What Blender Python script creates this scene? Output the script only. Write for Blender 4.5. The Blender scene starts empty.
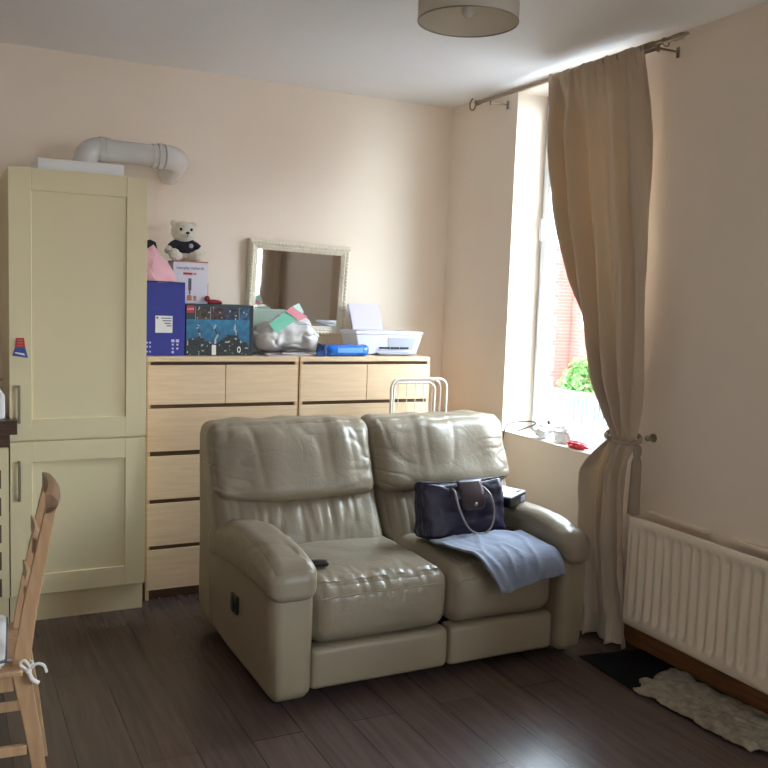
import bpy, bmesh, math, random
from mathutils import Vector, Matrix, noise
random.seed(7)
SC = bpy.context.scene
COL = SC.collection
PI = math.pi

# ------------------------------------------------------------------ materials
def srgb(r, g, b):
    def c(v):
        v /= 255.0
        return v/12.92 if v <= .04045 else ((v+.055)/1.055)**2.4
    return (c(r), c(g), c(b), 1)

def mat(name, col, rough=.6, metal=0, bump=0, bscale=40, var=0, vscale=5, spec=.5, sheen=0, stretch=(1,1,1), coat=0):
    m = bpy.data.materials.new(name); m.use_nodes = True
    nt = m.node_tree; b = nt.nodes['Principled BSDF']
    b.inputs['Base Color'].default_value = col
    b.inputs['Roughness'].default_value = rough
    b.inputs['Metallic'].default_value = metal
    b.inputs['Specular IOR Level'].default_value = spec
    if sheen: b.inputs['Sheen Weight'].default_value = sheen
    if coat: b.inputs['Coat Weight'].default_value = coat
    tc = nt.nodes.new('ShaderNodeTexCoord'); mp = nt.nodes.new('ShaderNodeMapping')
    mp.inputs['Scale'].default_value = stretch
    nt.links.new(tc.outputs['Object'], mp.inputs['Vector'])
    if bump:
        n = nt.nodes.new('ShaderNodeTexNoise'); n.inputs['Scale'].default_value = bscale
        n.inputs['Detail'].default_value = 4
        nt.links.new(mp.outputs[0], n.inputs['Vector'])
        bp = nt.nodes.new('ShaderNodeBump'); bp.inputs['Strength'].default_value = bump
        bp.inputs['Distance'].default_value = .01
        nt.links.new(n.outputs[0], bp.inputs['Height']); nt.links.new(bp.outputs[0], b.inputs['Normal'])
    if var:
        n = nt.nodes.new('ShaderNodeTexNoise'); n.inputs['Scale'].default_value = vscale
        n.inputs['Detail'].default_value = 5
        nt.links.new(mp.outputs[0], n.inputs['Vector'])
        r = nt.nodes.new('ShaderNodeMapRange')
        r.inputs[1].default_value = .3; r.inputs[2].default_value = .7
        r.inputs[3].default_value = 1-var; r.inputs[4].default_value = 1+var
        nt.links.new(n.outputs[0], r.inputs[0])
        mx = nt.nodes.new('ShaderNodeVectorMath'); mx.operation = 'SCALE'
        mx.inputs[0].default_value = col[:3]
        nt.links.new(r.outputs[0], mx.inputs['Scale']); nt.links.new(mx.outputs[0], b.inputs['Base Color'])
    return m

def wood(name, c1, c2, rough=.5, scale=6, stretch=(1, 12, 12), bump=.05):
    m = mat(name, c1, rough); nt = m.node_tree; b = nt.nodes['Principled BSDF']
    mp = nt.nodes['Mapping']; mp.inputs['Scale'].default_value = stretch
    n = nt.nodes.new('ShaderNodeTexNoise'); n.inputs['Scale'].default_value = scale
    n.inputs['Detail'].default_value = 6; n.inputs['Distortion'].default_value = .6
    nt.links.new(mp.outputs[0], n.inputs['Vector'])
    r = nt.nodes.new('ShaderNodeValToRGB')
    r.color_ramp.elements[0].color = c1; r.color_ramp.elements[0].position = .35
    r.color_ramp.elements[1].color = c2; r.color_ramp.elements[1].position = .68
    nt.links.new(n.outputs[0], r.inputs[0]); nt.links.new(r.outputs[0], b.inputs['Base Color'])
    bp = nt.nodes.new('ShaderNodeBump'); bp.inputs['Strength'].default_value = bump; bp.inputs['Distance'].default_value = .004
    nt.links.new(n.outputs[0], bp.inputs['Height']); nt.links.new(bp.outputs[0], b.inputs['Normal'])
    return m

def emat(name, col, s=1):
    m = bpy.data.materials.new(name); m.use_nodes = True
    b = m.node_tree.nodes['Principled BSDF']
    b.inputs['Emission Color'].default_value = col; b.inputs['Emission Strength'].default_value = s
    return m

M = {}
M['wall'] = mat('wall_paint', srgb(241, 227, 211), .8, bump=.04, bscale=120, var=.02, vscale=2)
M['wallr'] = mat('bounce_cut_paint', srgb(196, 182, 164), .8, bump=.04, bscale=120)  # unseen walls made darker to cut the light they bounce back
M['ceil'] = mat('ceiling_paint', srgb(238, 236, 234), .9, bump=.03, bscale=90)
M['white'] = mat('white_upvc', srgb(216, 221, 228), .3)
M['gloss_white'] = mat('white_enamel', srgb(233, 226, 214), .4)
M['rad'] = mat('radiator_enamel', srgb(240, 226, 205), .32)
M['cream'] = mat('cream_cabinet_paint', srgb(230, 216, 176), .42, bump=.015, bscale=200)
M['birch'] = wood('birch_veneer', srgb(226, 196, 158), srgb(236, 208, 172), .45, 5, (1, 1, 14), .03)
M['birchedge'] = wood('birch_edge', srgb(205, 170, 128), srgb(218, 184, 142), .5, 5, (1, 1, 14), .03)
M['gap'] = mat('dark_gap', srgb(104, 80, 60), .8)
M['pine'] = wood('pine_lacquer', srgb(168, 132, 98), srgb(186, 150, 114), .4, 5, (12, 12, 1.2), .03)
M['darkwood'] = wood('dark_walnut', srgb(62, 42, 32), srgb(96, 66, 46), .35, 6, (1.2, 12, 12), .05)
M['skirt'] = wood('skirting_wood', srgb(112, 74, 44), srgb(142, 98, 62), .45, 5, (12, 1, 12), .04)
def leather(name, col, rough, k):
    m = mat(name, col, rough, var=.05, vscale=4, spec=.5); nt = m.node_tree; b = nt.nodes['Principled BSDF']
    tc = nt.nodes['Texture Coordinate']; prev = None
    for sc_, det, dist, st, ridged in ((7, 2, .7, .20*k, True), (26, 2, .5, .10*k, True), (140, 2, 0, .08, False)):
        n = nt.nodes.new('ShaderNodeTexNoise'); n.inputs['Scale'].default_value = sc_
        n.inputs['Detail'].default_value = det; n.inputs['Distortion'].default_value = dist
        nt.links.new(tc.outputs['Object'], n.inputs[0]); out = n.outputs[0]
        if ridged:      # thin creases where the noise crosses its middle
            a = nt.nodes.new('ShaderNodeMath'); a.operation = 'SUBTRACT'; a.inputs[1].default_value = .5
            a2 = nt.nodes.new('ShaderNodeMath'); a2.operation = 'ABSOLUTE'
            a3 = nt.nodes.new('ShaderNodeMath'); a3.operation = 'POWER'; a3.inputs[1].default_value = .55
            nt.links.new(out, a.inputs[0]); nt.links.new(a.outputs[0], a2.inputs[0]); nt.links.new(a2.outputs[0], a3.inputs[0]); out = a3.outputs[0]
        bp = nt.nodes.new('ShaderNodeBump'); bp.inputs['Strength'].default_value = st; bp.inputs['Distance'].default_value = .012 if ridged else .002
        nt.links.new(out, bp.inputs['Height'])
        if prev: nt.links.new(prev, bp.inputs['Normal'])
        prev = bp.outputs[0]
    nt.links.new(prev, b.inputs['Normal']); return m
M['leather'] = leather('taupe_leather', srgb(143, 131, 112), .35, 1)
M['leather2'] = leather('taupe_leather_side', srgb(146, 133, 111), .42, .35)
M['chrome'] = mat('brushed_metal', srgb(170, 165, 155), .32, 1)
M['steel'] = mat('pole_metal', srgb(150, 138, 122), .35, .9)
M['bronze'] = mat('handle_metal', srgb(150, 138, 118), .35, .8)
M['black'] = mat('black_plastic', srgb(24, 24, 26), .35)
M['blackmatte'] = mat('black_rubber', srgb(20, 20, 24), .6)
M['pvc'] = mat('grey_pvc', srgb(214, 212, 208), .25)
M['paper'] = mat('white_paper', srgb(238, 238, 240), .8, bump=.05)
M['lilac'] = mat('lilac_paper', srgb(214, 208, 236), .8)
M['bluebox'] = mat('blue_card', srgb(34, 44, 148), .45, var=.06, vscale=8)
M['pink'] = mat('pink_foil', srgb(240, 190, 204), .3, bump=.2, bscale=14, var=.1, vscale=9)
M['red'] = mat('red_print', srgb(196, 48, 54), .5)
M['darkred'] = mat('dark_red_fabric', srgb(150, 40, 54), .7, bump=.1)
M['purpleprint'] = mat('purple_print', srgb(92, 76, 140), .6)
M['greyprint'] = mat('grey_print', srgb(96, 92, 110), .6)
M['terra'] = mat('terracotta_card', srgb(198, 128, 104), .6)
M['fur'] = mat('white_fur', srgb(226, 220, 208), .95, bump=.9, bscale=160, var=.08, vscale=60, sheen=.4)
M['navycloth'] = mat('dark_knit', srgb(34, 35, 48), .9, bump=.3, bscale=120)
M['silver'] = mat('mirror_silver', (.9, .9, .9, 1), .02, 1)
M['frame'] = mat('ornate_cream', srgb(226, 217, 198), .5, bump=.6, bscale=70, var=.08, vscale=50)
M['printer'] = mat('printer_white', srgb(222, 226, 236), .35)
M['printergrey'] = mat('printer_grey', srgb(176, 182, 196), .4)
M['bluepack'] = mat('blue_plastic', srgb(40, 112, 214), .25, bump=.4, bscale=30, var=.2, vscale=18)
M['nylon'] = mat('navy_nylon', srgb(34, 30, 58), .42, bump=.25, bscale=18, var=.12, vscale=8)
M['brownleather'] = mat('brown_leather', srgb(66, 50, 52), .36, bump=.1, bscale=60)
M['handleleather'] = mat('pale_handle_leather', srgb(150, 138, 140), .35)
M['blanket'] = mat('blue_grey_fleece', srgb(128, 136, 156), .95, bump=.25, bscale=90, sheen=.3)
M['rugcloth'] = mat('pale_floor_cloth', srgb(150, 142, 126), .95, bump=.5, bscale=40, var=.32, vscale=28)
M['matblack'] = mat('black_mat', srgb(20, 19, 21), .85, bump=.2, bscale=150, spec=.15)
M['tassel'] = mat('grey_tassel', srgb(158, 142, 124), .9, bump=.3, bscale=100, stretch=(1, 1, .1))
M['green'] = mat('leaf_green', srgb(58, 84, 48), .6, var=.3, vscale=30)
M['bushgreen'] = mat('bush_green', srgb(70, 112, 46), .7, var=.4, vscale=9)
M['stone'] = mat('pale_stone', srgb(206, 196, 186), .8)
M['fence'] = mat('white_railing', srgb(128, 142, 146), .6)
M['tarmac'] = mat('tarmac', srgb(112, 112, 112), .9, bump=.2, bscale=30)
M['extglass'] = mat('dark_window_glass', srgb(80, 92, 104), .1)
M['cushion'] = mat('striped_cushion', srgb(214, 212, 210), .9, bump=.2, bscale=90)
M['bulb'] = mat('frosted_bulb', srgb(225, 222, 212), .25)
M['teal'] = mat('teal_card', srgb(46, 96, 118), .5)

# curtain: fabric with some light passing through
def curtain_mat():
    m = bpy.data.materials.new('curtain_fabric'); m.use_nodes = True
    nt = m.node_tree; b = nt.nodes['Principled BSDF']; out = nt.nodes['Material Output']
    col = srgb(206, 188, 166)
    b.inputs['Base Color'].default_value = col; b.inputs['Roughness'].default_value = .8
    b.inputs['Sheen Weight'].default_value = .25
    t = nt.nodes.new('ShaderNodeBsdfTranslucent'); t.inputs[0].default_value = srgb(206, 184, 150)
    mx = nt.nodes.new('ShaderNodeMixShader'); mx.inputs[0].default_value = .2
    nt.links.new(b.outputs[0], mx.inputs[1]); nt.links.new(t.outputs[0], mx.inputs[2])
    nt.links.new(mx.outputs[0], out.inputs['Surface'])
    tc = nt.nodes.new('ShaderNodeTexCoord'); n = nt.nodes.new('ShaderNodeTexNoise')
    n.inputs['Scale'].default_value = 14; n.inputs['Detail'].default_value = 4
    bp = nt.nodes.new('ShaderNodeBump'); bp.inputs['Strength'].default_value = .12; bp.inputs['Distance'].default_value = .02
    nt.links.new(tc.outputs['Object'], n.inputs[0]); nt.links.new(n.outputs[0], bp.inputs['Height'])
    nt.links.new(bp.outputs[0], b.inputs['Normal'])
    return m
M['curtain'] = curtain_mat()

def shade_mat():
    m = bpy.data.materials.new('lamp_shade_fabric'); m.use_nodes = True
    nt = m.node_tree; b = nt.nodes['Principled BSDF']; out = nt.nodes['Material Output']
    b.inputs['Base Color'].default_value = srgb(234, 228, 218); b.inputs['Roughness'].default_value = .85
    t = nt.nodes.new('ShaderNodeBsdfTranslucent'); t.inputs[0].default_value = srgb(226, 218, 204)
    mx = nt.nodes.new('ShaderNodeMixShader'); mx.inputs[0].default_value = .55
    nt.links.new(b.outputs[0], mx.inputs[1]); nt.links.new(t.outputs[0], mx.inputs[2])
    nt.links.new(mx.outputs[0], out.inputs['Surface'])
    return m
M['shade'] = shade_mat()

def glass_mat():
    m = bpy.data.materials.new('window_glass'); m.use_nodes = True
    nt = m.node_tree; nt.nodes.clear()
    out = nt.nodes.new('ShaderNodeOutputMaterial'); t = nt.nodes.new('ShaderNodeBsdfTransparent')
    t.inputs[0].default_value = (.93, .96, .95, 1)
    g = nt.nodes.new('ShaderNodeBsdfGlossy'); g.inputs['Roughness'].default_value = .02
    mx = nt.nodes.new('ShaderNodeMixShader'); mx.inputs[0].default_value = .06
    nt.links.new(t.outputs[0], mx.inputs[1]); nt.links.new(g.outputs[0], mx.inputs[2])
    nt.links.new(mx.outputs[0], out.inputs[0])
    return m
M['glass'] = glass_mat()

def clear_mat(name, col, tr):
    m = bpy.data.materials.new(name); m.use_nodes = True
    nt = m.node_tree; b = nt.nodes['Principled BSDF']; out = nt.nodes['Material Output']
    b.inputs['Base Color'].default_value = col; b.inputs['Roughness'].default_value = .2
    t = nt.nodes.new('ShaderNodeBsdfTransparent'); mx = nt.nodes.new('ShaderNodeMixShader'); mx.inputs[0].default_value = tr
    nt.links.new(b.outputs[0], mx.inputs[1]); nt.links.new(t.outputs[0], mx.inputs[2])
    nt.links.new(mx.outputs[0], out.inputs['Surface'])
    return m
M['clearbox'] = clear_mat('clear_green_plastic', srgb(186, 206, 190), .35)
M['carrier'] = mat('grey_carrier_plastic', srgb(214, 214, 214), .5, bump=.25, bscale=16, var=.05)

def floor_mat():
    m = bpy.data.materials.new('dark_laminate'); m.use_nodes = True
    nt = m.node_tree; b = nt.nodes['Principled BSDF']
    tc = nt.nodes.new('ShaderNodeTexCoord'); mp = nt.nodes.new('ShaderNodeMapping')
    mp.inputs['Rotation'].default_value = (0, 0, PI/2)
    nt.links.new(tc.outputs['Object'], mp.inputs[0])
    br = nt.nodes.new('ShaderNodeTexBrick')
    br.inputs['Scale'].default_value = 1; br.inputs['Brick Width'].default_value = 1.25
    br.inputs['Row Height'].default_value = .19; br.inputs['Mortar Size'].default_value = .002
    br.inputs['Mortar Smooth'].default_value = .2; br.inputs['Bias'].default_value = 0
    br.offset = .37
    br.inputs['Color1'].default_value = srgb(92, 74, 68); br.inputs['Color2'].default_value = srgb(80, 66, 63)
    br.inputs['Mortar'].default_value = srgb(46, 37, 35)
    nt.links.new(mp.outputs[0], br.inputs['Vector'])
    mp2 = nt.nodes.new('ShaderNodeMapping'); mp2.inputs['Scale'].default_value = (16, 1.0, 1)
    nt.links.new(tc.outputs['Object'], mp2.inputs[0])
    n = nt.nodes.new('ShaderNodeTexNoise'); n.inputs['Scale'].default_value = 2.2; n.inputs['Detail'].default_value = 7
    n.inputs['Distortion'].default_value = .8
    nt.links.new(mp2.outputs[0], n.inputs[0])
    r = nt.nodes.new('ShaderNodeMapRange'); r.inputs[1].default_value = .3; r.inputs[2].default_value = .7
    r.inputs[3].default_value = .78; r.inputs[4].default_value = 1.18
    nt.links.new(n.outputs[0], r.inputs[0])
    mx = nt.nodes.new('ShaderNodeVectorMath'); mx.operation = 'SCALE'
    nt.links.new(br.outputs['Color'], mx.inputs[0]); nt.links.new(r.outputs[0], mx.inputs['Scale'])
    nt.links.new(mx.outputs[0], b.inputs['Base Color'])
    b.inputs['Roughness'].default_value = .27
    bp = nt.nodes.new('ShaderNodeBump'); bp.inputs['Strength'].default_value = .12; bp.inputs['Distance'].default_value = .003
    nt.links.new(n.outputs[0], bp.inputs['Height']); nt.links.new(bp.outputs[0], b.inputs['Normal'])
    return m
M['floor'] = floor_mat()

def brick_mat():
    m = bpy.data.materials.new('red_brick'); m.use_nodes = True
    nt = m.node_tree; b = nt.nodes['Principled BSDF']
    tc = nt.nodes.new('ShaderNodeTexCoord'); sp = nt.nodes.new('ShaderNodeSeparateXYZ'); cb = nt.nodes.new('ShaderNodeCombineXYZ')
    nt.links.new(tc.outputs['Object'], sp.inputs[0]); nt.links.new(sp.outputs[1], cb.inputs[0]); nt.links.new(sp.outputs[2], cb.inputs[1])
    br = nt.nodes.new('ShaderNodeTexBrick'); br.inputs['Scale'].default_value = 1
    br.inputs['Brick Width'].default_value = .23; br.inputs['Row Height'].default_value = .076; br.inputs['Mortar Size'].default_value = .006
    br.inputs['Color1'].default_value = srgb(140, 70, 60); br.inputs['Color2'].default_value = srgb(118, 58, 50); br.inputs['Mortar'].default_value = srgb(140, 110, 100)
    nt.links.new(cb.outputs[0], br.inputs['Vector']); nt.links.new(br.outputs['Color'], b.inputs['Base Color'])
    b.inputs['Roughness'].default_value = .85
    return m
M['brick'] = brick_mat()

def vcol_mat(name, rough=.45):
    m = bpy.data.materials.new(name); m.use_nodes = True
    nt = m.node_tree; b = nt.nodes['Principled BSDF']; b.inputs['Roughness'].default_value = rough
    a = nt.nodes.new('ShaderNodeAttribute'); a.attribute_name = 'print'
    nt.links.new(a.outputs['Color'], b.inputs['Base Color'])
    return m
M['print'] = vcol_mat('printed_picture')

# ------------------------------------------------------------------ mesh helpers
def box(bm, x0, x1, y0, y1, z0, z1, bev=0, seg=2):
    r = bmesh.ops.create_cube(bm, size=1)
    vs = r['verts']
    for v in vs:
        v.co = Vector(((x0+x1)/2+v.co.x*(x1-x0), (y0+y1)/2+v.co.y*(y1-y0), (z0+z1)/2+v.co.z*(z1-z0)))
    if bev:
        es = list({e for v in vs for e in v.link_edges})
        bmesh.ops.bevel(bm, geom=es, offset=bev, segments=seg, profile=.5, affect='EDGES')
    return bm

def B(*a, **k):
    return box(bmesh.new(), *a, **k)

def tube(bm, pts, rad, n=10, cap=True, squash=None):
    pts = [Vector(p) for p in pts]
    if not isinstance(rad, (list, tuple)): rad = [rad]*len(pts)
    rings = []; up = None
    for i, p in enumerate(pts):
        if i == 0: t = pts[1]-pts[0]
        elif i == len(pts)-1: t = pts[-1]-pts[-2]
        else: t = (pts[i+1]-pts[i]).normalized()+(pts[i]-pts[i-1]).normalized()
        t.normalize()
        if up is None:
            up = Vector((0, 0, 1)) if abs(t.z) < .9 else Vector((1, 0, 0))
        a = t.cross(up)
        if a.length < 1e-6: a = t.cross(Vector((0, 1, 0)))
        a.normalize(); b2 = a.cross(t).normalized(); up = b2
        ring = [bm.verts.new(p+(a*math.cos(2*PI*k/n)+b2*math.sin(2*PI*k/n))*rad[i]) for k in range(n)]
        rings.append(ring)
    for i in range(len(rings)-1):
        for k in range(n):
            bm.faces.new((rings[i][k], rings[i][(k+1) % n], rings[i+1][(k+1) % n], rings[i+1][k]))
    if cap:
        bm.faces.new(rings[0][::-1]); bm.faces.new(rings[-1])
    return bm

def T(pts, rad, n=10, **k):
    return tube(bmesh.new(), pts, rad, n, **k)

def lathe(bm, prof, c=(0, 0, 0), n=32, axis='z'):
    rings = []
    for r, h in prof:
        ring = []
        for k in range(n):
            a = 2*PI*k/n
            if axis == 'z': v = (c[0]+r*math.cos(a), c[1]+r*math.sin(a), c[2]+h)
            elif axis == 'x': v = (c[0]+h, c[1]+r*math.cos(a), c[2]+r*math.sin(a))
            else: v = (c[0]+r*math.sin(a), c[1]+h, c[2]+r*math.cos(a))
            ring.append(bm.verts.new(v))
        rings.append(ring)
    for i in range(len(rings)-1):
        for k in range(n):
            bm.faces.new((rings[i][k], rings[i][(k+1) % n], rings[i+1][(k+1) % n], rings[i+1][k]))
    return bm

def ball(bm, c, r, sub=3):
    res = bmesh.ops.create_icosphere(bm, subdivisions=sub, radius=1)
    if not isinstance(r, (list, tuple)): r = (r, r, r)
    for v in res['verts']:
        v.co = Vector((c[0]+v.co.x*r[0], c[1]+v.co.y*r[1], c[2]+v.co.z*r[2]))
    return bm

def bez(p, n=12):
    """smooth catmull-rom through points"""
    p = [Vector(q) for q in p]; out = []
    for i in range(len(p)-1):
        a = p[i-1] if i else p[0]*2-p[1]; b = p[i]; c = p[i+1]; d = p[i+2] if i+2 < len(p) else p[-1]*2-p[-2]
        for k in range(n):
            t = k/n
            out.append(.5*((2*b)+(c-a)*t+(2*a-5*b+4*c-d)*t*t+(3*b-3*c+d-a)*t**3))
    out.append(p[-1]); return out

def rbox(x0, x1, y0, y1, z0, z1, r=.05, n=16, fn=None):
    """rounded box with n x n grid per face; fn(p, u, v, w) may move points (u,v,w in -1..1)"""
    bm = bmesh.new(); c = Vector(((x0+x1)/2, (y0+y1)/2, (z0+z1)/2)); h = Vector(((x1-x0)/2, (y1-y0)/2, (z1-z0)/2))
    r = min(r, h.x*.98, h.y*.98, h.z*.98)
    cache = {}
    def remap(t, hh):
        # t in 0..n -> coordinate, denser near the rounded edge
        s = t/n*2-1
        return math.sin(s*PI/2)*.55+s*.45
    def vert(i, j, k):
        key = (i, j, k)
        if key not in cache:
            q = Vector((remap(i, h.x), remap(j, h.y), remap(k, h.z)))
            p = Vector((q.x*h.x, q.y*h.y, q.z*h.z))
            inn = Vector([max(-(h[a]-r), min(h[a]-r, p[a])) for a in range(3)])
            d = p-inn
            if d.length > 1e-9: p = inn+d.normalized()*r
            p = p+c
            if fn: p = fn(Vector(p), q.x, q.y, q.z)
            cache[key] = bm.verts.new(p)
        return cache[key]
    for i in range(n):
        for j in range(n):
            for k in (0, n):
                f = [(i, j), (i+1, j), (i+1, j+1), (i, j+1)]
                if k == 0: f = f[::-1]
                bm.faces.new([vert(a, b, k) for a, b in f])
                bm.faces.new([vert(k, a, b) for a, b in f])
                bm.faces.new([vert(b, k, a) for a, b in f])
    return bm

def poly_slab(pts, z0, z1):
    bm = bmesh.new(); a = [bm.verts.new((p[0], p[1], z0)) for p in pts]; b = [bm.verts.new((p[0], p[1], z1)) for p in pts]
    n = len(pts); bm.faces.new(a[::-1]); bm.faces.new(b)
    for i in range(n): bm.faces.new((a[i], a[(i+1) % n], b[(i+1) % n], b[i]))
    return bm

def part(name, bm, m, parent=None, smooth=True, solid=0, sub=0, angle=40, bev=0):
    """link a bmesh given in WORLD coordinates (or in the parent's, if the root is rotated) as one object"""
    off = Vector((0, 0, 0))
    p = parent
    while p is not None:
        if not p.get('_loc'): off += p.location
        p = p.parent
    for v in bm.verts: v.co -= off
    bmesh.ops.recalc_face_normals(bm, faces=bm.faces)
    me = bpy.data.meshes.new(name); bm.to_mesh(me); bm.free()
    me.materials.append(m)
    o = bpy.data.objects.new(name, me); COL.objects.link(o); o.parent = parent
    if smooth:
        me.polygons.foreach_set('use_smooth', [True]*len(me.polygons))
        me.set_sharp_from_angle(angle=math.radians(angle))
    if bev:
        b = o.modifiers.new('bevel', 'BEVEL'); b.width = bev; b.segments = 2; b.limit_method = 'ANGLE'
    if solid:
        s = o.modifiers.new('solid', 'SOLIDIFY'); s.thickness = solid; s.offset = 0
    if sub:
        s = o.modifiers.new('sub', 'SUBSURF'); s.levels = sub; s.render_levels = sub
    return o

def thing(name, label, cat, loc=(0, 0, 0), rot=(0, 0, 0), group=None):
    o = bpy.data.objects.new(name, None); COL.objects.link(o)
    o.location = loc; o.rotation_euler = rot; o.empty_display_size = .1
    if any(rot): o['_loc'] = 1
    o['label'] = label; o['category'] = cat
    if group: o['group'] = group
    return o

def tag(o, label, cat, group=None):
    o['label'] = label; o['category'] = cat
    if group: o['group'] = group
    return o

def struct(o):
    o['kind'] = 'structure'; return o

def origin(o, loc):
    """move a mesh object's origin without moving its shape"""
    d = Vector(loc)-o.location
    o.data.transform(Matrix.Translation(-d)); o.location = loc
    return o

def text_bm(s, size, mtx, extrude=.0004):
    cu = bpy.data.curves.new('t', 'FONT'); cu.body = s; cu.size = size; cu.extrude = extrude
    cu.align_x = 'CENTER'; cu.align_y = 'CENTER'
    o = bpy.data.objects.new('t', cu); COL.objects.link(o)
    dg = bpy.context.evaluated_depsgraph_get()
    me = bpy.data.meshes.new_from_object(o.evaluated_get(dg))
    bm = bmesh.new(); bm.from_mesh(me); bm.transform(mtx)
    bpy.data.objects.remove(o); bpy.data.curves.remove(cu); bpy.data.meshes.remove(me)
    return bm

def facing(x, y, z):      # text standing upright, readable from -y
    return Matrix.Translation((x, y, z)) @ Matrix.Rotation(PI/2, 4, 'X')

# ------------------------------------------------------------------ room
XL, XR = -4.7, 0.0      # left wall, window wall
YB, YF = 0.0, -6.4      # back wall, wall behind the camera
H = 2.738
WT = .272               # wall thickness at the window
W1 = (-1.64, -.712, .826, 2.705)   # window 1 opening y0,y1,z0,z1
W2 = (-6.15, -4.15, .60, 2.60)     # second window, near the camera end; enlarged for more fill light

struct(part('floor', B(XL-.1, XR+.1, YF-.1, YB+.1, -.1, 0), M['floor'], smooth=False))
struct(part('ceiling', B(XL-.1, XR+WT, YF-.1, YB+.1, H, H+.1), M['ceil'], smooth=False))
struct(part('wall_back', B(XL-.1, XR, YB, YB+.12, 0, H), M['wall'], smooth=False))
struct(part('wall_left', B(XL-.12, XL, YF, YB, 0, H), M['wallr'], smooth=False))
WFILL = (-4.15, -3.55, 1.25, 1.85)  # unseen opening added behind the viewer to let in fill light
bm = B(XL-.1, WFILL[0], YF-.2, YF, 0, H); box(bm, WFILL[1], XR, YF-.2, YF, 0, H); box(bm, WFILL[0], WFILL[1], YF-.2, YF, 0, WFILL[2]); box(bm, WFILL[0], WFILL[1], YF-.2, YF, WFILL[3], H)
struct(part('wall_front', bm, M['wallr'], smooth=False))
wfill = bpy.data.objects.new('added_fill_window', None); COL.objects.link(wfill); wfill.location = (-3.85, YF-.12, WFILL[2]); struct(wfill)
bm = bmesh.new()
for x in (WFILL[0], WFILL[1]-.06): box(bm, x, x+.06, YF-.16, YF-.09, WFILL[2], WFILL[3])
for z in (WFILL[2], WFILL[3]-.06): box(bm, WFILL[0], WFILL[1], YF-.158, YF-.092, z, z+.06)
part('window_frame', bm, M['white'], wfill, smooth=False)
part('glass_pane', B(WFILL[0]+.05, WFILL[1]-.05, YF-.13, YF-.122, WFILL[2]+.05, WFILL[3]-.05), M['glass'], wfill, smooth=False)
bm = bmesh.new()
def wseg(y0, y1, z0, z1): box(bm, 0, WT, y0, y1, z0, z1)
wseg(YF-.12, W2[0], 0, H); wseg(W2[0], W2[1], 0, W2[2]); wseg(W2[0], W2[1], W2[3], H)
wseg(W2[1], W1[0], 0, H); wseg(W1[0], W1[1], 0, W1[2]-.004); wseg(W1[0], W1[1], W1[3], H); wseg(W1[1], YB+.12, 0, H)
struct(part('wall_right', bm, M['wall'], smooth=False))

def skirting(name, *b):
    return struct(part(name, B(*b, bev=.006), M['skirt'], smooth=False))
skirting('baseboard_right', -.018, 0, YF, -.02, 0, .092)
skirting('baseboard_back', XL+.02, -.02, -.018, 0, 0, .092)
skirting('baseboard_left', XL, XL+.018, YF+.02, 0, 0, .092)
skirting('baseboard_front', XL+.02, -.02, YF, YF+.018, 0, .092)

def window(name, w, xf, sashes, handle=None):
    y0, y1, z0, z1 = w; root = bpy.data.objects.new(name, None); COL.objects.link(root)
    root.location = (xf, (y0+y1)/2, z0); struct(root)
    bm = bmesh.new(); d = .07; fw = .042
    box(bm, xf, xf+d, y0, y0+fw, z0, z1, .004); box(bm, xf, xf+d, y1-fw, y1, z0, z1, .004)
    box(bm, xf, xf+d, y0+fw, y1-fw, z0, z0+fw, .004); box(bm, xf, xf+d, y0+fw, y1-fw, z1-fw, z1, .004)
    part('window_frame', bm, M['white'], root, smooth=False)
    for (a, b) in sashes:
        bm = bmesh.new(); s = .052; x0 = xf-.018; x1 = xf+.05; c, e = z0+fw-.008, z1-fw+.008
        box(bm, x0, x1, a, a+s, c, e, .006); box(bm, x0, x1, b-s, b, c, e, .006)
        box(bm, x0, x1, a+s, b-s, c, c+s, .006); box(bm, x0, x1, a+s, b-s, e-s, e, .006)
        so = part('sash', bm, M['white'], root, smooth=False)
        part('glass_pane', B(xf+.014, xf+.022, a+s-.01, b-s+.01, c+s-.01, e-s+.01), M['glass'], so, smooth=False)
    return root
w1 = window('window_1', W1, .20, [(W1[0]+.035, W1[1]-.035)])
bm = B(.165, .182, -.795, -.760, 1.985, 2.035, bev=.003)
box(bm, .150, .166, -.790, -.766, 1.905, 2.025, .004)
part('window_handle', bm, M['white'], w1)
bm = B(.160, .181, -.99, -.895, .866, .880, bev=.003); box(bm, .160, .181, -.91, -.895, .866, .903, .003)
part('window_stay', bm, M['blackmatte'], w1)
w2 = window('window_2', W2, .20, [(W2[0]+.035, -5.17), (-5.13, W2[1]-.035)])
struct(part('trim_1', B(-.012, .20, W1[0]+.001, W1[1]-.001, W1[2]-.004, W1[2]+.006, bev=.003), M['gloss_white'], smooth=False))
struct(part('trim_2', B(-.02, .20, W2[0]+.001, W2[1]-.001, W2[2]-.004, W2[2]+.006, bev=.003), M['gloss_white'], smooth=False))

# ------------------------------------------------------------------ curtain pole, curtain
PX, PZ = -.115, 2.675
pole = thing('curtain_pole', 'thin brushed metal curtain pole above the window, just under the ceiling', 'curtain pole', (PX, -1.24, PZ))
part('rod', T([(PX, -.50, PZ), (PX, -1.99, PZ)], .011, 14), M['steel'], pole)
for y in (-.62, -1.90):
    bm = T([(0-.001, y, PZ-.02), (PX, y, PZ-.02)], .0045, 8)
    box(bm, -.008, -.001, y-.009, y+.009, PZ-.045, PZ+.0, .003)
    box(bm, PX-.004, PX+.004, y-.006, y+.006, PZ-.035, PZ-.008)
    part('bracket', bm, M['steel'], pole)
bm = T([(PX, -.50, PZ), (PX, -.47, PZ)], [.014, .014], 14)
tube(bm, [(PX, -.43+.032*math.cos(a), PZ+.032*math.sin(a)) for a in [2.6+i*5.2/20 for i in range(21)]][::-1], .005, 8)
tube(bm, [(PX, -.47, PZ), (PX, -.455, PZ+.014)], .005, 8)
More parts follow.
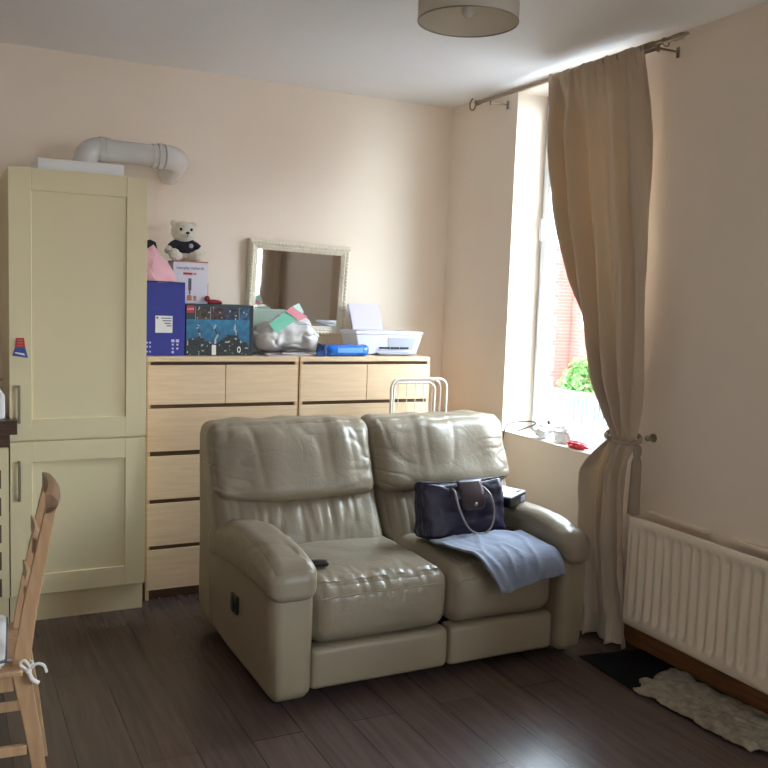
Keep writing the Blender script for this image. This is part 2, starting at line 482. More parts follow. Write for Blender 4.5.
part('finial', bm, M['steel'], pole)
bm = T([(PX, -1.99, PZ), (PX, -2.03, PZ)], [.014, .014], 14); tube(bm, [(PX, -2.03, PZ), (PX, -2.07, PZ)], [.014, .004], 14)
part('finial', bm, M['steel'], pole)
def ring(y, tilt=0):
    pts = [(PX+.019*math.cos(a), y+tilt*math.sin(a), PZ-.006+.019*math.sin(a)) for a in [i*2*PI/16 for i in range(17)]]
    return T(pts, .0028, 6, cap=False)
for i in range(7):
    part('ring', ring(-1.195-i*.093, .004), M['steel'], pole)
for i in range(9):
    part('ring', ring(-1.80-i*.0105 if i < 8 else -1.94, .006), M['steel'], pole)

# silhouette of the curtain: (z, y_left, y_right)
prof = [(2.682, -1.182, -1.828), (2.55, -1.195, -1.84), (2.42, -1.222, -1.848), (2.25, -1.27, -1.855), (2.067, -1.315, -1.872),
        (1.724, -1.43, -1.915), (1.40, -1.545, -1.925), (1.254, -1.60, -1.925), (1.078, -1.70, -1.915), (.975, -1.765, -1.905),
        (.88, -1.700, -1.903), (.79, -1.645, -1.90), (.65, -1.62, -1.90), (.50, -1.61, -1.90), (.30, -1.615, -1.903), (.14, -1.62, -1.905), (.03, -1.605, -1.905), (.006, -1.60, -1.905)]
def pint(z):
    for i in range(len(prof)-1):
        a, b = prof[i], prof[i+1]
        if a[0] >= z >= b[0]:
            t = (a[0]-z)/(a[0]-b[0]); t = t*t*(3-2*t)*.4+t*.6
            return a[1]+(b[1]-a[1])*t, a[2]+(b[2]-a[2])*t
    return prof[-1][1:]
bm = bmesh.new(); NS, NZ = 220, 130; grid = []
for j in range(NZ+1):
    z = 2.682-(2.682-.006)*j/NZ
    yl, yr = pint(z); row = []
    tie = math.exp(-((z-.975)/.13)**2)
    head = max(0, min(1, (2.66-z)/.20))*.6+.4*(z < 2.5)*min(1, (2.5-z)/.2)+.0
    for i in range(NS+1):
        s = i/NS
        # pleat phases drift with height so folds bend toward the tie
        ph = 2*PI*(5.2*s+.45*math.sin(3.1*s+1)+.30*math.sin(1.7*z+2*s))
        low = 1 if z > .975 else max(.45, 1-(.975-z)*1.6)
        amp = (.050*(.55+.45*math.sin(5*s+1.5))*head*low+.006)*(1-.62*tie)
        fold = math.sin(ph)+.3*math.sin(2*ph+.7+z)
        if z < 1.02:
            k = min(1, (1.02-z)/.16); ph2 = 2*PI*(2.3*s+.55*(z-.9))+.8
            fold = fold*(1-k)+k*(math.sin(ph2)+.35*math.sin(3.3*ph2+3*z)+.25*math.sin(2*PI*7*s)*(z < .35)*(1-z/.35))*1.5
        x = PX-.004-amp*fold*1.25
        if z < .975: x += -.012*math.sin(PI*min(1, (.975-z)/.9))
        # header: gathers at the rings and finer pencil pleats
        tp = max(0, min(1, (z-2.50)/.14))
        x += -.022*tp+.013*tp*math.cos(2*PI*8*s)+.006*tp*math.sin(2*PI*24*s)
        y = yl+(yr-yl)*(s+.012*math.cos(ph)*head)
        nz = noise.noise(Vector((s*9, z*3.2, 1.7)))
        x += .010*nz
        if z < .3: x += .012*noise.noise(Vector((s*14, z*14, 5.0)))*(1-z/.3)
        x = min(x, -.034 if z < .72 else -.022)
        zz = z+(.004*math.sin(2*PI*24*s)+.005*math.cos(2*PI*8*s) if j == 0 else 0)+(.014*abs(math.sin(ph*.5)) if z < .02 else 0)
        row.append(bm.verts.new((x, y, zz)))
    grid.append(row)
for j in range(NZ):
    for i in range(NS):
        bm.faces.new((grid[j][i], grid[j][i+1], grid[j+1][i+1], grid[j+1][i]))
cur = part('curtain', bm, M['curtain'], smooth=True, solid=.0025, angle=180)
tag(origin(cur, (PX, -1.8, 0)), 'long beige fabric curtain gathered at the right side of the window, tied back low', 'curtain')

bm = bmesh.new(); g = []
for j in range(31):
    z = 2.64-(2.64-.01)*j/30; row = []
    for i in range(121):
        sft = i/120; a = 2*PI*7*sft+.5*math.sin(z*1.3)
        row.append(bm.verts.new((-.10-.035*math.sin(a)-.01*math.sin(2*a+z), -4.29+.54*sft, z)))
    g.append(row)
for j in range(30):
    for i in range(120): bm.faces.new((g[j][i], g[j][i+1], g[j+1][i+1], g[j+1][i]))
c2 = part('curtain', bm, M['curtain'], solid=.0025, angle=180)
tag(origin(c2, (-.1, -4.1, 0)), 'straight hanging beige curtain at the other window, seen only in the mirror', 'curtain')
p2 = thing('curtain_pole', 'metal curtain pole at the other window behind the viewer', 'curtain pole', (-.10, -4.9, 2.66))
part('rod', T([(-.10, -3.7, 2.66), (-.10, -6.3, 2.66)], .011, 12), M['steel'], p2)
for y in (-3.75, -6.25): part('bracket', T([(-.001, y, 2.66), (-.10, y, 2.66)], .006, 8), M['steel'], p2)

tb = thing('curtain_tieback', 'braided grey-brown tieback cord with a hanging tassel around the beige curtain', 'tieback', (-.11, -1.84, .975))
bm = bmesh.new(); pts = []
for k in range(33):
    a = 2*PI*k/32; pts.append((-.118+.068*math.cos(a), -1.838+.084*math.sin(a), .975+.014*math.sin(a+.6)))
tube(bm, pts, .009, 10, cap=False)
for off in (0, .5):
    tube(bm, [(p[0]+.008*math.cos(k*1.3+off*6), p[1], p[2]+.010*math.sin(k*1.3+off*6)) for k, p in enumerate(pts)], .0055, 8, cap=False)
part('cord', bm, M['tassel'], tb)
bm = bmesh.new()
lathe(bm, [(.004, .0), (.014, -.006), (.020, -.025), (.018, -.045), (.013, -.058), (.017, -.064), (.022, -.085), (.024, -.2), (.027, -.31), (.02, -.312), (0.001, -.312)], (-.118, -1.932, .955), 20)
tube(bm, [(-.115, -1.93, .975), (-.118, -1.932, .945)], .005, 8)
part('tassel', bm, M['tassel'], tb)
bm = T([(-.001, -1.905, .975), (-.03, -1.905, .975)], .006, 10); ball(bm, (-.036, -1.905, .975), .014, 2)
lathe(bm, [(.0, -.001), (.02, -.001), (.02, -.006), (.008, -.008)], (0, -1.905, .975), 16, 'x')
tag(origin(part('tieback_hook', bm, M['bronze']), (0, -1.905, .975)), 'small metal knob hook on the wall beside the curtain tieback', 'hook')

# ------------------------------------------------------------------ tall fridge cabinet
CX0, CX1, CF = -2.586, -1.985, -.627
cab = thing('tall_cabinet', 'tall cream kitchen cabinet with two shaker doors against the back wall', 'cabinet', (-2.285, -.32, 0))
part('body', B(CX0+.001, CX1-.001, CF+.021, -.002, .135, 2.068, bev=.001), M['cream'], cab, smooth=False)
part('plinth', B(CX0+.001, CX1-.001, CF+.05, CF+.07, 0, .135), M['cream'], cab, smooth=False)
def shaker(x0, x1, z0, z1, y, parent, st=.094, rl=.094, name='door', m=None):
    m = m or M['cream']
    bm = bmesh.new(); t = .021
    box(bm, x0, x0+st, y, y+t, z0, z1, .0015, 1); box(bm, x1-st, x1, y, y+t, z0, z1, .0015, 1)
    box(bm, x0+st, x1-st, y+.0006, y+t, z0, z0+rl, .0015, 1); box(bm, x0+st, x1-st, y+.0006, y+t, z1-rl, z1, .0015, 1)
    d = part(name, bm, m, parent, smooth=False)
    part('door_panel', B(x0+st-.002, x1-st+.002, y+.011, y+t-.001, z0+rl-.002, z1-rl+.002), m, d, smooth=False)
    return d
def bar_handle(x, z0, z1, y, parent, m='bronze'):
    bm = B(x-.006, x+.006, y-.036, y-.026, z0, z1, bev=.002)
    box(bm, x-.005, x+.005, y-.030, y, z0+.002, z0+.014, .001); box(bm, x-.005, x+.005, y-.030, y, z1-.014, z1-.002, .001)
    return part('door_handle', bm, M[m], parent, smooth=False)
ud = shaker(CX0+.001, CX1-.001, .862, 2.072, CF, cab, rl=.096)
ld = shaker(CX0+.001, CX1-.001, .140, .855, CF, cab, rl=.094)
bar_handle(-2.548, .945, 1.115, CF, ud); bar_handle(-2.548, .590, .772, CF, ld)

mg = thing('fridge_magnet', 'red and blue trapezoid magnet stuck on the upper cream cabinet door', 'magnet', (-2.540, CF, 1.28))
def prism(pts, y0, y1):
    bm = bmesh.new(); a = [bm.verts.new((p[0], y0, p[1])) for p in pts]; b = [bm.verts.new((p[0], y1, p[1])) for p in pts]
    n = len(pts); bm.faces.new(a); bm.faces.new(b[::-1])
    for i in range(n): bm.faces.new((a[i], b[i], b[(i+1) % n], a[(i+1) % n]))
    return bm
part('badge', prism([(-2.556, 1.325), (-2.524, 1.325), (-2.519, 1.282), (-2.562, 1.282)], CF-.005, CF), M['red'], mg, smooth=False)
o = part('foot_piece', prism([(-2.562, 1.282), (-2.519, 1.282), (-2.508, 1.236), (-2.572, 1.246)], CF-.005, CF), mat('magnet_blue', srgb(52, 84, 160), .4), mg, smooth=False)
part('white_marking', prism([(-2.562, 1.262), (-2.524, 1.256), (-2.520, 1.246), (-2.562, 1.256)], CF-.006, CF-.005), M['paper'], o, smooth=False)
bm = bmesh.new()
for z in (1.315, 1.303, 1.291): bm2 = box(bm, -2.551, -2.529, CF-.006, CF-.005, z-.002, z+.002)
part('marking', bm, M['terra'], mg, smooth=False)

# white ventilation box and pipe above the cabinet
tag(origin(part('ventilation_box', B(-2.455, -2.075, -.52, -.20, 2.074, 2.134, bev=.004), M['paper']), (-2.265, -.36, 2.074)), 'flat white box lying on top of the tall cream cabinet', 'box')
vp = thing('ventilation_pipe', 'grey-white plastic duct pipe with two elbows above the tall cabinet', 'pipe', (-2.0, -.3, 2.12))
PY, PR, PZ2 = -.30, .053, 2.224
part('pipe', T([(-2.15, PY, PZ2+.004), (-1.84, PY, PZ2)], PR, 28), M['pvc'], vp)
def elbow(c0, d0, d1, R, n=10):
    c0 = Vector(c0); d0 = Vector(d0); d1 = Vector(d1); cen = c0+d1*R
    return [cen+(-d1*math.cos(t*PI/2/n)+d0*math.sin(t*PI/2/n))*R for t in range(n+1)]
e = elbow((-2.15, PY, PZ2+.004), (-1, 0, 0), (0, 0, -1), .07)
bm = T(e+[e[-1]+Vector((0, 0, -.014))], PR+.004, 28)
part('elbow', bm, M['pvc'], vp)
bm = bmesh.new(); tube(bm, [(-2.155, PY, PZ2+.004), (-2.13, PY, PZ2+.004)], PR+.008, 28); tube(bm, [(-2.128, PY, PZ2+.004), (-2.105, PY, PZ2+.003)], PR+.006, 28)
part('collar', bm, M['pvc'], vp)
dd = Vector((0, .97, -.20)).normalized()
e = elbow((-1.84, PY, PZ2), (1, 0, 0), dd, .08)
part('elbow', T(e+[e[-1]+dd*.17], PR+.008, 28), M['pvc'], vp)
bm = bmesh.new(); tube(bm, [(-1.872, PY, PZ2), (-1.848, PY, PZ2)], PR+.010, 28); tube(bm, [(-1.90, PY, PZ2), (-1.876, PY, PZ2)], PR+.005, 28)
part('collar', bm, M['pvc'], vp)

# ------------------------------------------------------------------ kitchen base unit at the far left
kb = thing('kitchen_base_unit', 'cream kitchen base unit with dark square bottle openings at the left edge', 'cabinet', (-2.89, -.32, 0))
bm = B(-3.19, CX0-.004, CF+.021, -.002, .135, .838)
part('body', bm, M['cream'], kb, smooth=False)
part('plinth', B(-3.19, CX0-.004, CF+.05, CF+.07, 0, .135), M['cream'], kb, smooth=False)
bm = B(-3.19, CX0-.004, CF, CF+.021, .140, .832)
rk = part('wine_rack_front', bm, M['cream'], kb, smooth=False)
for i in range(5):  # flat dark plates: the shade inside bottle openings put into colour
    for x in (-2.655, -2.79):
        bmh = B(x-.045, x+.045, CF-.0015, CF+.001, .705-i*.125-.04, .705-i*.125+.04)
        if x == -2.655: part('opening_shade', B(-2.71, -2.622, CF-.0015, CF+.001, .690-i*.125-.042, .690-i*.125+.042), M['gap'], rk, smooth=False)
        else: part('opening_shade', bmh, M['gap'], rk, smooth=False)
        if x != -2.655: continue
wt = thing('kitchen_worktop', 'dark wood kitchen worktop with a thick edge beside the tall cabinet', 'worktop', (-2.89, -.34, .84))
part('slab', B(-3.19, CX0-.003, -.655, -.002, .84, .902, bev=.003), M['darkwood'], wt, smooth=False)
tag(origin(part('wooden_board', poly_slab([(-3.0, -.715), (-2.56, -.715), (-2.56, -.638), (-2.592, -.638), (-2.592, -.42), (-3.0, -.42)], .904, .966), M['darkwood'], smooth=False), (-2.78, -.55, .904)), 'thick dark wooden board on the worktop at the left edge', 'board')
tag(origin(part('white_bottle', lathe(bmesh.new(), [(0, 0), (.03, 0), (.032, .01), (.032, .10), (.012, .13), (.012, .15), (0, .15)], (-2.635, -.62, .967), 20), M['paper']), (-2.635, -.62, .967)), 'small white bottle standing on the dark board at the left edge', 'bottle')
pl = thing('potted_herb', 'small dark green leafy plant by the white bottle at the left edge', 'plant', (-2.64, -.5, .967))
part('pot', lathe(bmesh.new(), [(0, 0), (.02, 0), (.026, .05), (.022, .05), (.02, .045), (0, .045)], (-2.64, -.5, .967), 18), M['terra'], pl)
bm = bmesh.new(); random.seed(3)
for i in range(60):
    a = random.uniform(0, 6.28); r = random.uniform(.004, .045); h = random.uniform(.05, .17)
    c = Vector((-2.64+r*math.cos(a)*.6, -.5+r*math.sin(a), .967+h)); d = Vector((math.cos(a), math.sin(a), random.uniform(-.3, .6))).normalized()*.018
    sx = d.cross(Vector((0, 0, 1))).normalized()*.008
    vs = [bm.verts.new(c-d*.6), bm.verts.new(c+sx), bm.verts.new(c+d), bm.verts.new(c-sx)]
    bm.faces.new(vs)
part('leaves', bm, M['green'], pl, smooth=False, solid=.0008)

# ------------------------------------------------------------------ chests of drawers
def chest(x0, label):
    x1 = x0+.791; f = -.493
    root = thing('chest_of_drawers', label, 'chest of drawers', ((x0+x1)/2, -.25, 0), group='birch chests of drawers along the back wall')
    bm = bmesh.new()
    box(bm, x0, x0+.018, f, -.012, 0, 1.206); box(bm, x1-.018, x1, f, -.012, 0, 1.206)
    box(bm, x0+.018, x1-.018, -.02, -.012, .03, 1.206)
    part('carcass', bm, M['birchedge'], root, smooth=False)
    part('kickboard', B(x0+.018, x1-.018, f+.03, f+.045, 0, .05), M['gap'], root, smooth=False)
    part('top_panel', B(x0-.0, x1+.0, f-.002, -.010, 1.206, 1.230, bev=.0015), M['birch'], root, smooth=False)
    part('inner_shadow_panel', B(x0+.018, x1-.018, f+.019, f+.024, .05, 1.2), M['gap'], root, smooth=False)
    def dr(a, b, c, d):
        part('drawer', B(a, b, f-.001, f+.017, c, d, bev=.0015), M['birch'], root, smooth=False)
    m = (x0+x1)/2
    g = .006
    dr(x0+g, m-.0015, .992, 1.188); dr(m+.0015, x1-g, .992, 1.188)
    for z0, z1 in ((.757, .972), (.514, .732), (.277, .492), (.050, .255)):
        dr(x0+g, x1-g, z0, z1)
    return root
chest(-1.955, 'birch chest of six drawers beside the tall cream cabinet, toy boxes on top')
chest(-1.155, 'birch chest of six drawers nearer the window, printer on top')
ZT = 1.2305

# ---- things on the chests
# blue box
bb = thing('blue_carton', 'royal blue cardboard box with white label beside the tall cabinet', 'box', (-1.85, -.32, ZT))
part('carton', B(-1.950, -1.752, -.415, -.298, ZT, 1.596, bev=.002), M['bluebox'], bb, smooth=False)
lb = part('shipping_label', B(-1.900, -1.815, -.4165, -.415, 1.345, 1.43), M['paper'], bb, smooth=False)
bm = bmesh.new()
for z, a, b in ((1.418, -1.872, -1.820), (1.405, -1.865, -1.82), (1.392, -1.855, -1.822), (1.38, -1.845, -1.82)):
    box(bm, a, b, -.417, -.4165, z-.0025, z+.0025)
box(bm, -1.896, -1.886, -.417, -.4165, 1.415, 1.424)
part('label_print', bm, M['greyprint'], lb, smooth=False)
bm = bmesh.new()
for z, s in ((1.305, .008), (1.286, .005), (1.266, .005), (1.248, .006)):
    for x in (-1.812, -1.789):
        if z < 1.25 and x > -1.80: continue
        part('icon_print', B(x-s, x+s, -.4162, -.415, z-s*.9, z+s*.9), M['lilac'], bb, smooth=False)
for z, s in ((1.295, .004), (1.275, .004), (1.25, .004)):
    for x in (-1.94, -1.925): part('icon_print', B(x-s, x+s, -.4162, -.415, z-s, z+s), M['lilac'], bb, smooth=False)
bm.free()
bm = T([(-1.951, -.412, 1.597), (-1.90, -.412, 1.600), (-1.82, -.412, 1.5975), (-1.753, -.412, 1.597)], .0022, 6)
part('lid_edge', bm, M['blackmatte'], bb)

# pink gift bag (crumpled, on top of blue box)
bm = bmesh.new(); random.seed(5)
P3 = [(-1.955, -.305, 1.602), (-1.79, -.395, 1.602), (-1.795, -.34, 1.64), (-1.83, -.32, 1.70), (-1.868, -.31, 1.762), (-1.893, -.30, 1.785), (-1.955, -.305, 1.75),
      (-1.955, -.38, 1.602), (-1.90, -.405, 1.602), (-1.90, -.37, 1.68), (-1.95, -.36, 1.70), (-1.925, -.33, 1.74)]
vs = [bm.verts.new(p) for p in P3]
bmesh.ops.convex_hull(bm, input=vs)
bmesh.ops.subdivide_edges(bm, edges=bm.edges, cuts=3, use_grid_fill=True)
for v in bm.verts:
    if v.co.z > 1.603: v.co += Vector((.018*noise.noise(v.co*20), .020*noise.noise(v.co*17+Vector((3, 1, 2))), .004*noise.noise(v.co*25)))
pb = part('pink_gift_bag', bm, M['pink'], angle=18)
tag(origin(pb, (-1.88, -.3, 1.6)), 'crumpled pink foil bag slumped on top of the blue carton', 'bag')

bm = prism([(-1.955, 1.70), (-1.90, 1.81), (-1.875, 1.80), (-1.86, 1.74), (-1.87, 1.598), (-1.955, 1.598)], -.285, -.20)
bmesh.ops.subdivide_edges(bm, edges=bm.edges, cuts=3, use_grid_fill=True)
for v in bm.verts: v.co += Vector((.006*noise.noise(v.co*18), .006*noise.noise(v.co*15), .004*noise.noise(v.co*20))) if v.co.z > 1.60 else Vector((0, 0, 0))
for v in bm.verts: v.co.z = max(v.co.z, 1.30) if v.co.z > 1.599 else ZT+.0005
ob = part('black_bag', bm, M['blackmatte'], angle=30)
tag(origin(ob, (-1.9, -.24, ZT)), 'black bag standing behind the blue carton and the pink bag', 'bag')

# white appliance box with the word
WX0, WX1 = -1.785, -1.603
tq = thing('toy_building_set_box', 'wide teal picture box with small red logo under the white carton', 'box', (-1.57, -.33, ZT))
part('carton', B(-1.748, -1.392, -.415, -.155, ZT, 1.492, bev=.0015), mat('dark_box_side', srgb(28, 38, 48), .4), tq, smooth=False)
# printed front made of coloured cells
NXC, NZC = 72, 52
def pic(u, v):
    # u 0..1 left-right, v 0..1 bottom-top
    n1 = noise.noise(Vector((u*14, v*10, 0))); n2 = noise.noise(Vector((u*24, v*17, 4)))
    if u > .94: return (26, 36, 46)
    if v > .72:
        if u < .12: return (24, 60, 78)
        if v > .965: return (40, 66, 82)
        cell = int((u-.13)*4.6); e = ((u-.13)*4.6) % 1
        if e < .05: return (120, 130, 130)
        c = [(62, 54, 48), (70, 44, 52), (44, 52, 74), (40, 80, 112)][max(0, min(3, cell))]
        k = 1+.9*n2+.4*n1
        if n2 > .48: return (196, 196, 180)
        return tuple(max(8, x*k) for x in c)
    # scene
    sky = (26+22*v, 88+70*(v-.2)+26*n1, 128+70*(v-.2)+30*n1)
    floor_h = .26+.10*math.sin(u*11)+.08*n1+.10*math.exp(-((u-.55)/.2)**2)
    tower = any(abs(u-c-.02*math.sin(v*20)) < .012+.03*(.6-v)*(v < .6) and v < .64 for c in (.19, .44, .74))
    if v < floor_h:
        if n2 > .46: return (190, 196, 186)
        if n2 > .42: return (128, 140, 80)
        return (30+26*n2, 40+26*n2, 44+26*n2)
    if tower: return (168, 186, 190) if n2 > 0 else (48, 64, 72)
    return sky
bm = bmesh.new(); cols = []
X0, X1, Z0, Z1, YY = -1.745, -1.394, ZT+.003, 1.489, -.4158
vs = [[bm.verts.new((X0+(X1-X0)*i/NXC, YY, Z0+(Z1-Z0)*j/NZC)) for i in range(NXC+1)] for j in range(NZC+1)]
for j in range(NZC):
    for i in range(NXC):
        bm.faces.new((vs[j][i], vs[j][i+1], vs[j+1][i+1], vs[j+1][i])); cols.append(pic((i+.5)/NXC, (j+.5)/NZC))
pp = part('picture_print', bm, M['print'], tq, smooth=False)
ca = pp.data.color_attributes.new('print', 'FLOAT_COLOR', 'CORNER')
for f in pp.data.polygons:
    c = srgb(*[max(0, min(255, x)) for x in cols[f.index]])
    for li in f.loop_indices: ca.data[li].color = c
lg = part('logo_badge', B(-1.743, -1.706, -.4172, -.4158, 1.448, 1.485), M['red'], tq, smooth=False)
part('logo_lettering', text_bm('LEGO', .0135, facing(-1.7245, -.4174, 1.467)), M['paper'], lg, smooth=False)
part('silver_detail', B(-1.612, -1.59, -.4168, -.4158, 1.235, 1.285), M['chrome'], tq, smooth=False)
bm = bmesh.new(); lathe(bm, [(.010, 0), (.0165, 0), (.0165, -.001), (.010, -.001)], (-1.468, -.416, 1.262), 24, 'y')
for v in bm.verts: v.co.x = -1.468+(v.co.x+1.468)*.6
part('ring_detail', bm, M['paper'], tq, smooth=False)

wb = thing('white_appliance_box', 'white product box with red print, the teddy bear sitting on it', 'box', (-1.71, -.23, 1.4925))
part('carton', B(WX0, WX1, -.290, -.170, 1.4925, 1.704, bev=.0015), mat('white_card', srgb(226, 222, 232), .5), wb, smooth=False)
part('side_flap', B(WX1+.0002, WX1+.003, -.285, -.175, 1.495, 1.60), M['gap'], wb, smooth=False)
part('brand_lettering', text_bm('morphy richards', .0215, facing(-1.696, -.2907, 1.675)), M['purpleprint'], wb, smooth=False)
part('red_banner', B(-1.733, -1.685, -.2907, -.290, 1.640, 1.652), M['red'], wb, smooth=False)
part('red_banner', B(-1.681, -1.665, -.2907, -.290, 1.641, 1.651), M['terra'], wb, smooth=False)
bm = B(-1.706, -1.690, -.2912, -.290, 1.560, 1.622, bev=.0004); box(bm, -1.702, -1.694, -.2915, -.290, 1.54, 1.56)
part('product_picture', bm, M['greyprint'], wb, smooth=False)
bm = B(-1.742, -1.726, -.2907, -.290, 1.512, 1.590)
part('product_picture', bm, M['purpleprint'], wb, smooth=False)
bm = bmesh.new()
for x, s in ((-1.700, .013), (-1.672, .009)):
    lathe(bm, [(0.0005, 0), (s, 0), (s, -.001), (0.0005, -.001)], (x, -.290, 1.525), 18, 'y')
    box(bm, x-s, x+s, -.2907, -.290, 1.508, 1.516)
part('product_picture', bm, M['terra'], wb, smooth=False)
part('top_panel', B(WX0, WX1, -.292, -.170, 1.7045, 1.711, bev=.001), M['terra'], wb, smooth=False)
bm = rbox(-1.60, -1.525, -.30, -.23, 1.4925, 1.512, .009, 8, lambda p, u, v, w: p+Vector((0, 0, .006*noise.noise(p*30))))
bm2 = bmesh.new()
ball(bm, (-1.608, -.30, 1.520), (.014, .014, .016), 2)
tag(origin(part('dark_red_pouch', bm, M['darkred'], angle=180), (-1.58, -.3, 1.4925)), 'small dark red pouch on the teal picture box beside the white carton', 'pouch')

# teddy
BX, BY, BZ = -1.715, -.225, 1.7115
tb_ = thing('teddy_bear', 'white teddy bear in a dark jumper sitting on the white appliance box', 'teddy bear', (BX, BY, BZ))
bm = bmesh.new()
hd = Vector((BX-.006, BY-.010, BZ+.150))
ball(bm, hd, (.064, .052, .054)); ball(bm, hd+Vector((.007, -.042, -.016)), (.030, .022, .021))
ball(bm, hd+Vector((-.047, .004, .042)), (.021, .012, .020), 2); ball(bm, hd+Vector((.050, .004, .036)), (.021, .012, .020), 2)
ball(bm, (BX, BY+.01, BZ+.055), (.058, .046, .055)); ball(bm, (BX, BY+.005, BZ+.10), (.03, .03, .03))
for s in (-1, 1):
    tube(bm, [(BX+s*.035, BY, BZ+.094), (BX+s*.062, BY-.012, BZ+.074), (BX+s*.084, BY-.02, BZ+.055)], [.020, .019, .016], 12)
    ball(bm, (BX+s*.089, BY-.022, BZ+.050), .0175, 2)
    tube(bm, [(BX+s*.03, BY-.005, BZ+.024), (BX+s*.052, BY-.045, BZ+.024)], [.024, .024], 12)
    ball(bm, (BX+s*.062, BY-.052, BZ+.031), (.030, .020, .031), 3)
body = part('body', bm, M['fur'], tb_, angle=180)
rm = body.modifiers.new('remesh', 'REMESH'); rm.mode = 'VOXEL'; rm.voxel_size = .0035; rm.use_smooth_shade = True
sm = body.modifiers.new('smooth', 'SMOOTH'); sm.iterations = 3
bm = bmesh.new()
ball(bm, (BX, BY+.008, BZ+.064), (.063, .051, .044)); ball(bm, (BX, BY+.005, BZ+.098), (.036, .034, .018))
for s in (-1, 1):
    tube(bm, [(BX+s*.026, BY, BZ+.096), (BX+s*.058, BY-.011, BZ+.078), (BX+s*.073, BY-.016, BZ+.064)], [.023, .0235, .022], 14)
sh = part('jumper', bm, M['navycloth'], tb_, angle=180)
rm = sh.modifiers.new('remesh', 'REMESH'); rm.mode = 'VOXEL'; rm.voxel_size = .003; rm.use_smooth_shade = True
part('chest_badge', ball(bmesh.new(), (BX+.026, BY-.046, BZ+.078), (.012, .005, .012), 2), M['printergrey'], sh)
for dx in (-.024, .030): part('eye', ball(bmesh.new(), hd+Vector((dx, -.0475, .010)), (.0075, .005, .0085), 2), M['black'], tb_)
part('nose', ball(bmesh.new(), hd+Vector((.007, -.064, -.008)), (.0105, .006, .0075), 2), M['black'], tb_)
part('mouth', T([hd+Vector((.007, -.065, -.016)), hd+Vector((.007, -.062, -.026))], .0017, 6), M['black'], tb_)

# mirror, hung on the back wall, slightly askew
mr = thing('wall_mirror', 'rectangular mirror in ornate cream frame on the back wall above the chests', 'mirror', (-.998, -.02, 1.59), (math.radians(3.0), math.radians(1.6), math.radians(-2.0)))
mw, mh = .308, .266
bm = bmesh.new()
# moulded frame: profile swept around the rectangle (mitred)
pf = [(0, .018), (0, -.016), (.010, -.026), (.022, -.030), (.030, -.024), (.036, -.024), (.048, -.016), (.056, -.010), (.056, .012)]
loops = []
for (ins, yy) in pf:
    loops.append([bm.verts.new((sx*(mw-ins), yy, sz*(mh-ins))) for sx, sz in ((-1, -1), (1, -1), (1, 1), (-1, 1))])
for i in range(len(loops)-1):
    for k in range(4):
        bm.faces.new((loops[i][k], loops[i][(k+1) % 4], loops[i+1][(k+1) % 4], loops[i+1][k]))
fr = part('frame', bm, M['frame'], mr, smooth=False)
bm = bmesh.new(); n = 30
for k in range(n):
    x = -mw+.012+(2*mw-.024)*k/(n-1)
    for sz in (-1, 1): ball(bm, (x, -.027, sz*(mh-.018)), (.0105, .006, .009), 1)
for k in range(1, 24):
    z = -mh+.018+(2*mh-.036)*k/24
    for sx in (-1, 1): ball(bm, (sx*(mw-.018), -.027, z), (.009, .006, .0105), 1)
part('carved_beading', bm, M['frame'], fr)
part('mirror_glass', B(-mw+.05, mw-.05, -.010, .010, -mh+.05, mh-.05), M['silver'], mr, smooth=False)

# clear green box behind carrier bag
tag(origin(part('clear_plastic_tub', B(-1.345, -1.135, -.220, -.10, ZT, 1.472, bev=.008), M['clearbox'], smooth=False), (-1.24, -.17, ZT)), 'greenish clear plastic tub behind the grey carrier bag, before the mirror', 'tub')
# magazines under the bag
def pile(name, x0, x1, y0, y1, z, t, rz, m, label, cat):
    cx, cy = (x0+x1)/2, (y0+y1)/2
    o = thing(name, label, cat, (cx, cy, z), (0, 0, rz), 'magazines under the carrier bag')
    part('pages', B(-(x1-x0)/2+.002, (x1-x0)/2-.002, -(y1-y0)/2+.002, (y1-y0)/2-.002, .0008, t-.0008), M['paper'], o, smooth=False)
    bm = B(-(x1-x0)/2, (x1-x0)/2, -(y1-y0)/2, (y1-y0)/2, 0, .0008); box(bm, -(x1-x0)/2, (x1-x0)/2, -(y1-y0)/2, (y1-y0)/2, t-.0008, t)
    part('cover', bm, m, o, smooth=False)
    return o
pile('magazine', -1.34, -1.0, -.45, -.22, ZT, .006, .10, mat('cover_slate', srgb(70, 72, 96), .3), 'dark slate magazine lowest in the stack under the carrier bag', 'magazine')
pile('magazine', -1.31, -.99, -.44, -.23, ZT+.0062, .007, -.14, mat('cover_rose', srgb(196, 150, 150), .3), 'pinkish magazine in the middle of the stack under the carrier bag', 'magazine')
pile('magazine', -1.27, -.97, -.43, -.23, ZT+.0134, .006, .22, mat('cover_charcoal', srgb(52, 50, 58), .3), 'charcoal magazine on top of the stack under the carrier bag', 'magazine')
# carrier bag
def wrk(p, s):
    return (1-min(1, abs(noise.noise(Vector((p.x*s[0], p.y*s[1], p.z*s[2]))))*3.2))**2
def bagfn(p, u, v, w):
    q = Vector((p.x*9, p.y*9, p.z*9))
    if v < 0: p.y += .014*wrk(p, (7, 5, 16))
    p = p+Vector((.014*noise.noise(q*1.6), .014*noise.noise(q*1.6+Vector((5, 2, 1))), .016*noise.noise(q*1.8+Vector((1, 7, 3)))))
    if w > -.4:
        p.z -= .075*max(0, (-u-.1))*(w+.4)*.6+.062*max(0, (u-.45))*(w+.4)
        p.z += .012*wrk(p, (9, 12, 9))
    p.z = max(p.z, ZT+.0215)
    return p
cbg = thing('carrier_bag', 'grey plastic carrier bag with green and pink print between toy box and blue pack', 'bag', (-1.19, -.33, ZT+.02))
part('bag', rbox(-1.378, -1.0, -.425, -.24, ZT+.02, ZT+.205, .085, 54, bagfn), M['carrier'], cbg, angle=180)
def lay(bm, pts, n=8):
    pass
def strip(pts, y, th=.0012):
    return prism(pts, y-th, y)
